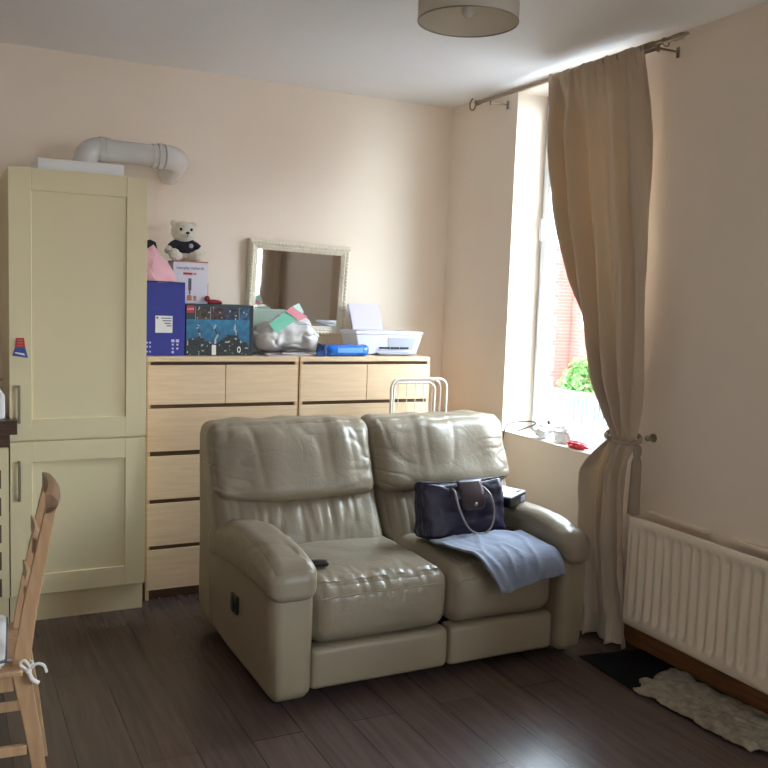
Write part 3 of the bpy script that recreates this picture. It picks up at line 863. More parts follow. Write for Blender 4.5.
# printed flap of the bag lies over its front
def flap(pts, m, k):
    bm = bmesh.new(); vs = [bm.verts.new(p) for p in pts]; bm.faces.new(vs)
    return part(k, bm, m, cbg, smooth=False, solid=.0015)
flap([(-1.31, -.425, 1.40), (-1.205, -.41, 1.470), (-1.15, -.42, 1.425), (-1.275, -.445, 1.352)], mat('mint_print', srgb(128, 206, 178), .35), 'mint_print')
flap([(-1.215, -.415, 1.468), (-1.175, -.40, 1.492), (-1.085, -.41, 1.440), (-1.14, -.425, 1.418)], mat('pink_print', srgb(214, 128, 140), .35), 'pink_print')
flap([(-1.172, -.40, 1.494), (-1.130, -.39, 1.512), (-1.105, -.40, 1.462), (-1.118, -.402, 1.458)], mat('pale_print', srgb(198, 226, 214), .35), 'pale_print')

# blue plastic pack
def packfn(p, u, v, w):
    q = p*26
    p = p+Vector((.005*noise.noise(q), .004*noise.noise(q+Vector((3, 3, 3))), .006*noise.noise(q*1.3)*(w > -.5)))
    p.z = max(p.z, ZT+.001); return p
bp = thing('blue_tissue_pack', 'bright blue plastic wrapped pack in front of the printer', 'pack', (-.90, -.43, ZT))
part('wrapper', rbox(-.985, -.735, -.470, -.390, ZT+.001, 1.292, .026, 16, packfn), M['bluepack'], bp, angle=180)
part('paler_band', B(-.93, -.78, -.4725, -.470, 1.252, 1.278, bev=.0008), mat('light_blue_print', srgb(120, 180, 240), .3), bp, smooth=False)
tag(origin(part('crumpled_blue_wrapper', rbox(-1.05, -.995, -.478, -.455, ZT+.001, 1.30, .03, 12, lambda p, u, v, w: p+Vector((.014*noise.noise(p*30), .01*noise.noise(p*28+Vector((2, 2, 2))), .012*noise.noise(p*33)))), mat('navy_wrapper', srgb(38, 74, 130), .3, bump=.3, bscale=20), angle=180), (-1.02, -.4, ZT+.02)), 'crumpled darker blue wrapper between carrier bag and blue pack', 'wrapper')

# printer
pr = thing('inkjet_printer', 'white inkjet printer with paper in its rear tray on the chest', 'printer', (-.556, -.25, ZT), (0, 0, math.radians(-3)))
def trap(x0, x1, xb0, xb1, y0, y1, yb0, yb1, z0, z1):
    bm = bmesh.new()
    lo = [bm.verts.new(p) for p in ((xb0, yb0, z0), (xb1, yb0, z0), (xb1, yb1, z0), (xb0, yb1, z0))]
    hi = [bm.verts.new(p) for p in ((x0, y0, z1), (x1, y0, z1), (x1, y1, z1), (x0, y1, z1))]
    bm.faces.new(lo[::-1]); bm.faces.new(hi)
    for i in range(4): bm.faces.new((lo[i], lo[(i+1) % 4], hi[(i+1) % 4], hi[i]))
    return bm
part('body', trap(-.208, .208, -.178, .176, -.115, .14, -.10, .13, .003, .116), M['printer'], pr, smooth=False, bev=.006)
part('lid', B(-.212, .212, -.120, .142, .117, .136, bev=.006), M['printer'], pr, smooth=False)
part('control_panel', B(-.20, -.145, -.11, .03, .1365, .139, bev=.001), M['printergrey'], pr, smooth=False)
part('output_bay', trap(-.01, .165, .0, .15, -.1165, -.113, -.1055, -.102, .028, .10), M['printergrey'], pr, smooth=False)
bm = bmesh.new()
for x0, x1 in ((-.06, .0), (.01, .06), (.07, .12)): box(bm, x0, x1, -.119, -.108, .036, .046)
part('bay_slot', bm, M['blackmatte'], pr, smooth=False)
part('output_tray', trap(-.08, .155, -.075, .15, -.165, -.10, -.16, -.10, .006, .016), M['printergrey'], pr, smooth=False, bev=.002)
bm = bmesh.new(); vs = [bm.verts.new(p) for p in ((-.155, .085, .135), (.045, .085, .135), (.040, .155, .278), (-.160, .155, .278))]; bm.faces.new(vs)
tray = part('paper_support', bm, M['printergrey'], pr, smooth=False, solid=.004)
bm = bmesh.new(); vs = [bm.verts.new(p) for p in ((-.150, .078, .137), (.040, .078, .137), (.034, .150, .285), (-.156, .150, .285))]; bm.faces.new(vs)
part('paper_sheet', bm, M['lilac'], tray, smooth=False, solid=.002)

# ------------------------------------------------------------------ folding clothes airer
ar = thing('clothes_airer', 'folded white metal clothes airer between the sofa and the chests', 'clothes airer', (-.54, -.66, 0))
def hoop(x0, x1, y, zt, r, rad, yb=None):
    yb = y if yb is None else yb
    pts = [(x0, yb, .008)]
    for i in range(7):
        a = PI-i*PI/12; pts.append((x0+r+r*math.cos(a), y, zt-r+r*math.sin(a)))
    for i in range(7):
        a = PI/2-i*PI/12; pts.append((x1-r+r*math.cos(a), y, zt-r+r*math.sin(a)))
    pts.append((x1, yb, .008)); return T(pts, rad, 10)
part('outer_frame', hoop(-.712, -.372, -.70, 1.128, .05, .0075, -.70), M['gloss_white'], ar)
part('inner_frame', hoop(-.685, -.398, -.675, 1.118, .045, .0075, -.655), M['gloss_white'], ar)
part('inner_frame', hoop(-.675, -.405, -.63, 1.10, .045, .0065, -.61), M['gloss_white'], ar)
for i in range(5):
    x = -.655+i*.052
    part('wire', T([(x, -.668, .12), (x, -.672, 1.114)], .0022, 6), M['gloss_white'], ar)
part('crossbar', T([(-.722, -.70, .12), (-.372, -.70, .12)], .006, 8), M['gloss_white'], ar)
part('crossbar', T([(-.695, -.669, .119), (-.398, -.669, .119)], .005, 8), M['gloss_white'], ar)

# ------------------------------------------------------------------ radiator
rd = thing('radiator', 'long cream fluted panel radiator on the wall right of the curtain', 'radiator', (-.07, -2.6, .14))
RY0, RY1, RZ0, RZ1, RX = -1.915, -3.315, .140, .636, -.124
bm = bmesh.new(); pitch = .0508; ny = int((RY0-RY1)/.0042); zs = [RZ0, RZ0+.006, RZ0+.03, RZ0+.042, RZ0+.052, RZ0+.064, RZ0+.08, RZ1-.09, RZ1-.07, RZ1-.058, RZ1-.048, RZ1-.038, RZ1-.03, RZ1-.006, RZ1]
g = []
for z in zs:
    row = []
    for i in range(ny+1):
        y = RY0+(RY1-RY0)*i/ny; e = min(RY0-y, y-RY1)
        ph = ((RY0-y)/pitch) % 1
        c = .5-.5*math.cos(2*PI*ph); c = c**.8
        end = max(0, min(1, (min(z-RZ0, RZ1-z)-.036)/.03)); end = end*end*(3-2*end)
        side = max(0, min(1, (e-.004)/.012))
        x = RX+.014*(1-c*1)*end*side
        if z in (RZ0, RZ1): x += .006
        row.append(bm.verts.new((x, y, z)))
    g.append(row)
for j in range(len(zs)-1):
    for i in range(ny): bm.faces.new((g[j][i], g[j][i+1], g[j+1][i+1], g[j+1][i]))
part('front_panel', bm, M['rad'], rd, solid=.003, angle=180)
bm = bmesh.new()
box(bm, RX+.004, RX+.018, RY1+.001, RY0-.001, RZ1-.012, RZ1-.002, .003); box(bm, RX+.004, RX+.018, RY1+.001, RY0-.001, RZ0+.002, RZ0+.012, .003)
part('panel_rim', bm, M['rad'], rd)
part('back_panel', B(-.060, -.048, RY1+.02, RY0-.02, RZ0+.03, RZ1-.03, bev=.003), M['rad'], rd)
bm = bmesh.new()
for k in range(64):
    y = RY0-.03-k*.0212; box(bm, RX+.02, -.061, y-.001, y+.001, RZ0+.03, RZ1-.045)
part('convector_fins', bm, M['rad'], rd, smooth=False)
for (a, b) in ((-1.925, -2.265), (-2.39, -2.80), (-2.90, -3.29)):
    part('wall_rail', B(-.036, -.002, b, a, RZ1-.004, RZ1+.012, bev=.003), M['rad'], rd)
for y in (-2.1, -3.1):
    bm = B(-.046, -.002, y-.015, y+.015, RZ0+.06, RZ1-.05); part('wall_bracket', bm, M['rad'], rd, smooth=False)
bm = T([(-.08, RY1-.02, .17), (-.08, RY1-.05, .17), (-.08, RY1-.06, .16), (-.08, RY1-.06, .0)], .008, 10)
part('pipe', bm, M['rad'], rd)

# ------------------------------------------------------------------ floor mats
def slab_quad(pts, z0, z1, n=24, fn=None):
    bm = bmesh.new(); a, b, c, d = [Vector((p[0], p[1], 0)) for p in pts]; g = []
    for j in range(n+1):
        r = []
        for i in range(n+1):
            u, v = i/n, j/n; p = (a*(1-u)+b*u)*(1-v)+(d*(1-u)+c*u)*v
            q = Vector((p.x, p.y, z1))
            if fn: q = fn(q, u, v)
            r.append(bm.verts.new(q))
        g.append(r)
    for j in range(n):
        for i in range(n): bm.faces.new((g[j][i], g[j][i+1], g[j+1][i+1], g[j+1][i]))
    return bm
mo = part('black_floor_mat', slab_quad([(-.335, -1.885), (-.02, -1.93), (-.02, -2.20), (-.352, -2.262)], 0, .004, 4), M['matblack'], smooth=False, solid=.006)
tag(origin(mo, (-.18, -2.06, 0)), 'thin black rectangular mat on the floor in front of the curtain', 'mat')
def ragfn(q, u, v):
    e = min(u, 1-u, v, 1-v)
    q.x += .030*noise.noise(Vector((u*5, v*7, 2)))*(1 if e < .2 else .3)+.008*noise.noise(Vector((u*30, v*40, 1)))*(e < .05)
    q.y += .035*noise.noise(Vector((u*5, v*6, 9)))
    h = .010+.016*abs(noise.noise(Vector((q.x*14, q.y*11, .5))))+.010*noise.noise(Vector((q.x*34, q.y*26, 3)))
    h += .014*math.exp(-((u-.12)/.07)**2)*(v > .6)
    h *= min(1, e/.06+.25)
    q.z = max(.0065, h+.004)
    if q.x > -.024: q.x = -.024
    return q
cl = part('crumpled_floor_cloth', slab_quad([(-.345, -2.235), (-.045, -2.14), (-.028, -2.86), (-.315, -2.80)], 0, .01, 60, ragfn), M['rugcloth'], solid=.004, angle=180)
tag(origin(cl, (-.18, -2.5, 0)), 'pale crumpled patterned cloth rug on the floor under the radiator', 'rug')

# ------------------------------------------------------------------ ceiling lamp
LX, LY, LZ, LR = -1.19, -2.11, 2.530, .175
lp = thing('ceiling_lamp', 'off-white fabric drum lampshade hanging close to the ceiling', 'lamp', (LX, LY, H))
bm = bmesh.new(); lathe(bm, [(LR, 0), (LR, .155)], (LX, LY, LZ), 64)
part('lamp_shade', bm, M['shade'], lp, solid=.0025, angle=60)
bm = bmesh.new()
for zz in (.0, .155): tube(bm, [(LX+LR*math.cos(a), LY+LR*math.sin(a), LZ+zz) for a in [i*2*PI/64 for i in range(65)]], .0028, 8, cap=False)
part('shade_rim', bm, M['steel'], lp)
bm = bmesh.new()
for k in range(3):
    a = k*2*PI/3+.4; tube(bm, [(LX, LY, LZ+.13), (LX+LR*math.cos(a), LY+LR*math.sin(a), LZ+.150)], .002, 6)
part('spider', bm, M['gloss_white'], lp)
bm = bmesh.new(); lathe(bm, [(0, .07), (.019, .07), (.019, .135), (.008, .14), (.004, .145), (.004, H-LZ-.03), (.04, H-LZ-.024), (.045, H-LZ-.001), (0, H-LZ-.001)], (LX, LY, LZ), 24)
part('lamp_holder', bm, M['gloss_white'], lp)
bm = bmesh.new(); lathe(bm, [(0.0005, .012), (.012, .016), (.022, .03), (.021, .045), (.012, .065), (.011, .072)], (LX, LY, LZ), 24)
part('bulb', bm, M['bulb'], lp)

# ------------------------------------------------------------------ sofa
sf = thing('leather_sofa', 'two-seat taupe leather recliner sofa in the middle of the room', 'sofa', (-1.015, -1.38, 0))
SL, SRr, SM = -1.79, -.295, -.985      # left, right, middle
SFY = -1.83
def N(p, s, k=0.0): return noise.noise(Vector((p.x*s[0]+k, p.y*s[1]+k*2, p.z*s[2]+k*3)))
def wr(p, s, k=0.0):      # sharp crease-like noise
    n = N(p, s, k); return (1-min(1, abs(n)*3.2))**2

def backfn(x0, x1, kk):
    xm = (x0+x1)/2
    def fn(p, u, v, w):
        # p: box y from -1.16 to -.93, z .60 to .99
        t = (w+1)/2
        p.y += -.105*(1-t)**1.2+.02*t              # lean: bottom forward
        if v < 0:
            bul = (1-u*u)*.5+.5
            p.y -= .050*(1-abs(w)**2.5)*(1-abs(u)**5)
            p.y -= .020*math.exp(-((t-.18)/.18)**2)*(1-abs(u)**4)
            # gathers from the top seam and at side seams
            f = (1-abs(u)**6)
            p.y += .011*wr(p, (11, 1, 3), kk)*max(0, t-.15)*f
            p.y += .016*N(p, (7, 2, 3.2), kk+3)*f
            p.y += .005*wr(p, (6, 1, 17), kk+8)*max(0, abs(u)-.35)*2
        p.z += .010*N(p, (9, 6, 0), kk)*t
        # upper corners drop slightly, lower corners rise
        if w > 0: p.z -= .006*abs(u)**6
        else: p.z += .050*(abs(u)**3)*(1 if (u*kk < 0) else .5)*(-w)
        return p
    return fn
def lumfn(kk):
    def fn(p, u, v, w):
        t = (w+1)/2
        p.y += -.17*(1-t)**1.0
        if v < 0:
            p.y -= .055*(1-abs(w)**2)*(1-abs(u)**4)
            p.y += .013*wr(p, (17, 1, 2.5), kk)*(1-abs(u)**6)*(.35+t)
            p.y += .010*N(p, (10, 2, 6), kk+3)
        if w > 0: p.z += .035*abs(u)**3*(1 if u*kk < 0 else .3)*w
        return p
    return fn
for (x0, x1, kk) in ((SL-.022, -1.026, 1.3), (-1.024, -.262, -2.7)):
    part('back_cushion', rbox(x0, x1, -1.125, -.925, .625, .985, .055, 84, backfn(x0, x1, kk)), M['leather'], sf, angle=180)
    part('lumbar_cushion', rbox(x0+(.008 if kk > 0 else .018), x1+(.014 if kk > 0 else -.004), -1.16, -.97, .40, .70, .07, 84, lumfn(kk)), M['leather'], sf, angle=180)
# seat cushions
def seatfn(kk):
    def fn(p, u, v, w):
        if w > 0:
            p.z += .020*(1-u*u)*(1-v*v)
            p.z += .006*N(p, (8, 8, 1), kk)
            # gathers just behind the front seam
            f = math.exp(-((v+.80)/.20)**2)
            p.z -= .008*wr(p, (24, 5, 1), kk)*f*(1-abs(u)**6)
        if v < 0:
            p.y -= .020*(1-w*w)*(1-u**4)
            if v < -.9: p.y += .010*wr(p, (14, 1, 3), kk+2)*max(0, w)
            p.y += .006*N(p, (5, 1, 5), kk+5)
        return p
    return fn
AL, AR = -1.604, -.445                  # inner faces of the arms
for (x0, x1, kk) in ((AL+.004, SM-.002, 3.1), (SM+.002, AR-.004, 6.4)):
    sc = part('seat_cushion', rbox(x0, x1, SFY-.005, -1.22, .205, .463, .072, 72, seatfn(kk)), M['leather'], sf, angle=180)
    # piped seam along the front edge of the seat
    pts = []
    for i in range(25):
        u = -1+2*i/24; x = (x0+x1)/2+u*((x1-x0)/2-.034)
        pts.append((x, SFY-.012-.010*(1-u**4), .412-.008*abs(u)**4-.001*math.sin(i*1.7)))
    part('seam', T(bez(pts, 2), .0028, 6), M['leather2'], sc)
    part('footrest_panel', rbox(x0+.002, x1-.002, SFY+.0, SFY+.09, .038, .208, .022, 20, lambda p, u, v, w: p+Vector((0, -.006*(1-w*w)*(v < 0)+.003*N(p, (6, 1, 5), 4), 0))), M['leather2'], sf, angle=180)
part('base_frame', B(AL+.01, AR-.01, SFY+.095, -.94, .04, .20), M['blackmatte'], sf, smooth=False)
part('rear_shell', rbox(SL+.002, SRr-.0, -1.09, -.865, .05, .93, .03, 20, lambda p, u, v, w: p+Vector((0, .03*max(0, w), 0))), M['leather2'], sf, angle=180)
# arms
def sidefn(s):
    def fn(p, u, v, w):
        # front bulges and turns; outer face narrows toward the floor at the rear
        if v < 0: p.y -= .018*(1-w*w)
        t = (w+1)/2
        o = max(0, u*s)
        p.x += -s*.018*(1-t)*o
        p.x += s*.010*(1-w*w)*(1-v*v)*o
        if w < 0: p.z += .05*max(0, v)**1.5*0
        p += Vector((.004*N(p, (4, 4, 5), 2), 0, 0))
        return p
    return fn
def armfn(s, kk):
    def fn(p, u, v, w):
        # v=-1 front, +1 rear.  Pad rolls over and dips at the front, slopes to the rear
        f = max(0, -v-.25)/.75; r = max(0, v-.05)/.95
        p.z += -.036*f**2.2-.060*r**1.3
        p.z += .014*(1-v*v)
        if w < 0:
            p.z -= .050*(1-f)*max(0, u*s)*max(0, 1-abs(v)*.6)*(-w)
            p.z += .020*f**2*(-w)
        p.x += s*.008*(1-w*w)*max(0, u*s)
        if w > -.2:
            p.z += .006*N(p, (9, 6, 3), kk)
            p.z -= .006*wr(p, (7, 15, 2), kk)*math.exp(-((v+.62)/.25)**2)
        return p
    return fn
for s, xo, xi, kk in ((-1, SL, AL, 2.2), (1, SRr, AR, 7.7)):
    x0, x1 = min(xo, xi), max(xo, xi)
    part('side_panel', rbox(x0, x1, -1.868, -.93, .022, .535, .05, 30, sidefn(s)), M['leather2'], sf, angle=180)
    part('armrest', rbox(x0-.006, x1+(.006 if s < 0 else -.008), -1.912, -1.04, .430, .598, .062, 64, armfn(s, kk)), M['leather'], sf, angle=180)
    pass
# recliner lever recess on the outer left side
lv = part('recliner_lever', rbox(-1.807, -1.792, -1.525, -1.445, .262, .338, .007, 10), M['black'], sf, angle=180)
bm = bmesh.new(); lathe(bm, [(0.001, -.004), (.030, -.004), (.036, 0), (.036, .004)], (-1.806, -1.485, .30), 24, 'x')
for v in bm.verts: v.co.y = -1.485+(v.co.y+1.485)*.85
part('lever_rim', bm, M['blackmatte'], lv)
for x in (SL+.08, AR+.08):
    for y in (-1.78, -1.02): part('foot', T([(x, y, 0), (x, y, .05)], .022, 14), M['blackmatte'], sf)

# ------------------------------------------------------------------ things on the sofa
# key fob / remote
bm = rbox(-.036, .036, -.021, .021, 0, .018, .009, 14, lambda p, u, v, w: Vector((p.x, p.y*(1-.25*u), p.z+.004*(1-u*u)*(w > 0))))
rr = thing('small_remote', 'small black oval remote lying on the left seat cushion', 'remote', (-1.505, -1.665, .480), (.0, .0, -.3))
part('casing', bm, M['black'], rr, angle=180)
part('button_panel', B(-.022, .010, -.008, .008, .0205, .0225, bev=.001), M['brownleather'], rr)

# silver laptop-like box behind the bag
lt = thing('black_device', 'flat pale-topped black device lying on the right armrest behind the handbag', 'device', (-.462, -1.400, .608), (math.radians(2), math.radians(-5), math.radians(26)))
part('casing', B(-.075, .075, -.095, .095, 0, .045, bev=.005), M['black'], lt)
part('top_cover', B(-.073, .073, -.093, .093, .0455, .053, bev=.003), mat('pale_cover', srgb(206, 214, 222), .3), lt)
bm = B(.025, .065, -.0975, -.094, .008, .036, bev=.002)
part('port_panel', bm, M['printergrey'], lt)
part('latch', B(.02, .06, -.083, -.07, .0532, .056, bev=.001), M['black'], lt)

# handbag
hb = thing('handbag', 'navy nylon tote handbag with brown flap and handles on the right seat', 'handbag', (-.738, -1.495, .490), (math.radians(-7), 0, math.radians(2)))
def bagshape(p, u, v, w):
    t = (w+1)/2
    p.x *= 1+.07*t
    p.y *= (1-.48*t)*(1-.30*abs(u)**4*t)
    if w > .5: p.z += .012*(u*u-.4)+.006*math.sin(u*5)
    p.y += .010*noise.noise(Vector((u*3, w*3, v)))+(.006*wr(Vector((u, v, w)), (5, 1, 4), 3) if v < 0 else 0)
    p.y -= .016*(1-w*w)*(1 if v < 0 else -1)*(1-u*u)
    p.x += .008*noise.noise(Vector((v*3, w*4, u+7)))
    return p
part('bag_body', rbox(-.212, .212, -.082, .082, 0, .252, .032, 30, bagshape), M['nylon'], hb, angle=180)
# zip line and flap
part('top_trim', T(bez([(-.222, -.034, .256), (-.1, -.044, .250), (0, -.047, .247), (.1, -.044, .25), (.222, -.034, .258)], 5), .0042, 8), M['brownleather'], hb)
def flap_bm():
    bm = bmesh.new(); g = []; n = 12
    for j in range(n+1):
        t = j/n; row = []
        hw = .066*(1 if t < .72 else math.sqrt(max(0, 1-((t-.72)/.30)**2))*.55+.45)
        for i in range(9):
            u = -1+2*i/8; z = .256-.130*t
            y = -.055-.044*math.sin(min(1, t)*PI*.5)-.004*(1-u*u)
            row.append(bm.verts.new((.012+u*hw, y, z)))
        g.append(row)
    for j in range(n):
        for i in range(8): bm.faces.new((g[j][i], g[j][i+1], g[j+1][i+1], g[j+1][i]))
    return bm
fl = part('flap', flap_bm(), M['brownleather'], hb, solid=.004, angle=60)
part('snap_button', ball(bmesh.new(), (.018, -.1045, .150), (.009, .004, .009), 2), M['chrome'], fl)
for sgn in (0, 1):
    if sgn == 0:   # front handle falling down in front
        pts = bez([(-.082, -.062, .224), (-.084, -.092, .205), (-.070, -.112, .12), (-.030, -.120, .045), (.03, -.122, .018), (.085, -.118, .040), (.112, -.110, .11), (.105, -.092, .185), (.080, -.062, .226)], 6)
    else:
        pts = bez([(-.082, .055, .236), (-.06, .09, .20), (0, .105, .17), (.06, .09, .20), (.082, .055, .236)], 6)
    h_ = part('handle', T(pts, .0048, 8), M['handleleather'], hb)
    bm = bmesh.new(); yy = -.064 if sgn == 0 else .06
    bm.free()
    for x in (-.082, .080): part('handle_tab', B(x-.012, x+.012, yy-.004, yy+.008, .20, .238, bev=.002), M['brownleather'], h_)

# blanket
def seat_profile(s):      # s metres along the seat from the back, returns (y, z)
    L = .335
    if s < L: return -1.49-s, .494
    a = (s-L)/.075
    if a < PI/2: return -1.49-L-.075*math.sin(a), .494-.075*(1-math.cos(a))
    return -1.49-L-.075, .494-.075-(s-L-.075*PI/2)
bm = bmesh.new(); n = 56; g = []
def blk(u, v):
    # left edge runs diagonally forwards-right, right edge along the arm
    A, Bq, C_, D = Vector((-.955, .098)), Vector((-.475, .098)), Vector((-.47, .46)), Vector((-.80, .50))
    p = (A*(1-u)+Bq*u)*(1-v)+(D*(1-u)+C_*u)*v
    p.x += -.035*math.sin(PI*v)*(1-u)
    p.y += .012*noise.noise(Vector((u*4, v*4, 8)))
    return p
for j in range(n+1):
    row = []
    for i in range(n+1):
        u, v = i/n, j/n; p = blk(u, v); y, z = seat_profile(max(0, p.y))
        off = .006+.011*abs(noise.noise(Vector((p.x*11, p.y*7, 2.2))))+.009*wr(Vector((p.x*1.0, p.y*.5+p.x*.4, 0)), (9, 9, 1), 3.3)
        off += .016*math.exp(-((u-.0)/.05)**2)*(.4+.6*v)+.012*math.exp(-((u-.13)/.035)**2)*v      # turned-over edge
        crown = .020*max(0, 1-((p.x+.71)/.30)**2)*max(0, 1-((y+1.53)/.31)**2)
        drop = max(0, min(1, (p.y-.335)/.118))
        row.append(bm.verts.new((p.x, y-off*drop-.010*drop, z+crown+off*(1-drop)-.004)))
    g.append(row)
for j in range(n):
    for i in range(n): bm.faces.new((g[j][i], g[j][i+1], g[j+1][i+1], g[j+1][i]))
bl = part('blanket', bm, M['blanket'], solid=.009, angle=180)
tag(origin(bl, (-.69, -1.7, .49)), 'blue-grey folded blanket draped over the front of the right seat', 'blanket')

# ------------------------------------------------------------------ window sill clutter
SZ = W1[2]+.0065
def crumple(name, c, r, m, seed, label, cat, hz=.5, amp=.35):
    bm = bmesh.new(); ball(bm, (0, 0, 0), 1, 4)
    for v in bm.verts:
        d = v.co.normalized(); k = 1+amp*noise.noise(d*2.3+Vector((seed, 0, 0)))+amp*.5*noise.noise(d*6+Vector((0, seed, 0)))
        v.co = Vector((c[0]+d.x*r[0]*k, c[1]+d.y*r[1]*k, c[2]+max(0, (d.z*k*.5+hz)*r[2])))
    o = part(name, bm, m, angle=30); return tag(origin(o, c), label, cat, 'tissues on the window sill' if cat == 'tissue' else None)
crumple('crumpled_tissue', (.045, -1.04, SZ), (.045, .060, .085), M['paper'], 1, 'crumpled white tissue on the sill, leftmost, nearest the cable', 'tissue')
crumple('crumpled_tissue', (.070, -1.20, SZ), (.05, .085, .095), M['paper'], 4, 'larger crumpled white tissue in the middle of the sill, beside the red wrapper', 'tissue')
crumple('red_wrapper', (.022, -1.36, SZ), (.03, .07, .04), M['red'], 9, 'small flat red wrapper on the window sill near the curtain', 'wrapper', .4)
bm = bmesh.new(); vs = [bm.verts.new(p) for p in ((-.006, -.98, SZ+.001), (.0, -1.12, SZ+.001), (.11, -1.15, SZ+.003), (.10, -.97, SZ+.004))]; bm.faces.new(vs)
tag(origin(part('white_paper_sheet', bm, M['paper'], smooth=False, solid=.001), (.05, -1.05, SZ)), 'flat white paper on the window sill under the tissues', 'paper')
tag(origin(part('black_cable', T(bez([(.05, -.80, SZ+.004), (.09, -.90, SZ+.055), (.08, -.86, SZ+.065), (.0, -.80, SZ+.05), (-.02, -.765, SZ+.0), (-.015, -.745, SZ-.16), (-.012, -.74, SZ-.45)], 8), .0035, 8), M['black']), (0, -.78, SZ)), 'black cable arching over the left end of the window sill', 'cable')

# ------------------------------------------------------------------ dining chair
CHX, CHY = -2.65, -2.03      # seat rear centre
dc = thing('dining_chair', 'light pine ladder-back dining chair at the left edge of the room', 'chair', (-2.85, CHY, 0))
def post(y):
    # leaning back post + splayed rear leg, square section
    pts = [(-2.595, y, .0), (-2.625, y, .22), (-2.662, y, .44), (-2.635, y, .62), (-2.575, y, .925)]
    bm = bmesh.new(); hw = [.017, .021, .025, .021, .015]; rings = []
    for p, h in zip(pts, hw):
        rings.append([bm.verts.new((p[0]+a*h, p[1]+b*.014, p[2])) for a, b in ((-1, -1), (1, -1), (1, 1), (-1, 1))])
    for i in range(len(rings)-1):
        for k in range(4): bm.faces.new((rings[i][k], rings[i][(k+1) % 4], rings[i+1][(k+1) % 4], rings[i+1][k]))
    bm.faces.new(rings[0]); bm.faces.new(rings[-1][::-1]); return bm
YN, YFR = CHY-.15, CHY+.15
for y in (YN, YFR): part('rear_leg', post(y), M['pine'], dc, smooth=False, bev=.003)
def rail(xc, zc, h, t, bow, ext=0):
    bm = bmesh.new(); n = 14; g = []
    for i in range(n+1):
        u = -1+2*i/n; y = CHY+u*(.15+ext)
        x = xc+bow*(1-u*u)
        sec = []
        for a in range(10):
            an = a/9*PI
            sec.append((x+t*math.sin(an), zc+h/2*math.cos(an)))
        g.append([bm.verts.new((sx, y, sz)) for sx, sz in sec])
    m_ = len(g[0])
    for i in range(n):
        for k in range(m_): bm.faces.new((g[i][k], g[i][(k+1) % m_], g[i+1][(k+1) % m_], g[i+1][k]))
    bm.faces.new(g[0]); bm.faces.new(g[-1][::-1]); return bm
tr = part('top_rail', rail(-2.592, .930, .058, .036, .012, .014), wood('top_rail_wood', srgb(126, 94, 70), srgb(146, 112, 84), .4, 5, (12, 1.2, 12), .03), dc, smooth=True)
tr.rotation_euler = (0, 0, 0)
for xc, zc in ((-2.652, .655), (-2.628, .80)):
    part('back_slat', rail(xc, zc, .05, .014, .010, -.014), M['pine'], dc)
part('seat', B(-3.08, -2.655, CHY-.205, CHY+.205, .432, .452, bev=.006), M['pine'], dc, smooth=False)
bm = B(-3.04, -2.68, YN-.008, YN+.012, .372, .431); box(bm, -3.04, -2.68, YFR-.012, YFR+.008, .372, .431); box(bm, -3.05, -3.03, YN, YFR, .372, .431)
part('seat_apron', bm, M['pine'], dc, smooth=False)
for y in (YN, YFR): part('front_leg', B(-3.065, -3.03, y-.017, y+.017, 0, .431, bev=.003), M['pine'], dc, smooth=False)
for y in (YN, YFR): part('side_stretcher', B(-3.04, -2.645, y-.009, y+.009, .17, .20, bev=.003), M['pine'], dc, smooth=False)
cs = thing('seat_cushion_pad', 'thin white and grey cushion tied to the pine dining chair', 'cushion', (-2.85, CHY, .453))
part('pad', rbox(-3.06, -2.702, CHY-.18, CHY+.18, .4535, .492, .016, 16, lambda p, u, v, w: p+Vector((0, 0, .010*(1-u*u)*(1-v*v)*(w > 0)))), M['cushion'], cs, angle=180)
bm = bmesh.new()
for s in (-1, 1): tube(bm, [(-3.06, CHY+s*.178, .474), (-2.70, CHY+s*.178, .474)], .005, 8)
tube(bm, [(-2.702, CHY-.178, .474), (-2.702, CHY+.178, .474)], .005, 8)
part('piping', bm, M['greyprint'], cs)
tie = bmesh.new(); Yt = YN-.020; Xt = -2.640
tube(tie, bez([(-2.71, YN+.03, .474), (-2.715, Yt, .450), (-2.68, Yt-.002, .437), (Xt, Yt-.004, .436)], 6), .0035, 8)
tube(tie, bez([(Xt, Yt-.004, .436), (Xt+.008, YN, .440), (Xt+.008, YN+.022, .446), (-2.70, YN+.02, .458)], 6), .0035, 8)
tube(tie, bez([(Xt, Yt-.006, .436), (Xt-.022, Yt-.014, .462), (Xt-.012, Yt-.018, .475), (Xt+.002, Yt-.014, .455), (Xt, Yt-.006, .436)], 6), .0045, 8)
tube(tie, bez([(Xt, Yt-.006, .436), (Xt+.022, Yt-.014, .458), (Xt+.042, Yt-.012, .450), (Xt+.050, Yt-.010, .428)], 6), .0045, 8)
tube(tie, bez([(Xt, Yt-.006, .436), (Xt+.010, Yt-.012, .412), (Xt+.028, Yt-.012, .398)], 6), .0065, 8)
ball(tie, (Xt, Yt-.008, .437), .010, 2)
part('tie_ribbon', tie, mat('white_ribbon', srgb(222, 216, 212), .8), cs)

dc.location += Vector((.016, .045, 0)); cs.location += Vector((.016, .045, 0))
dc.rotation_euler = (0, 0, math.radians(-4)); cs.rotation_euler = (0, 0, math.radians(-4))

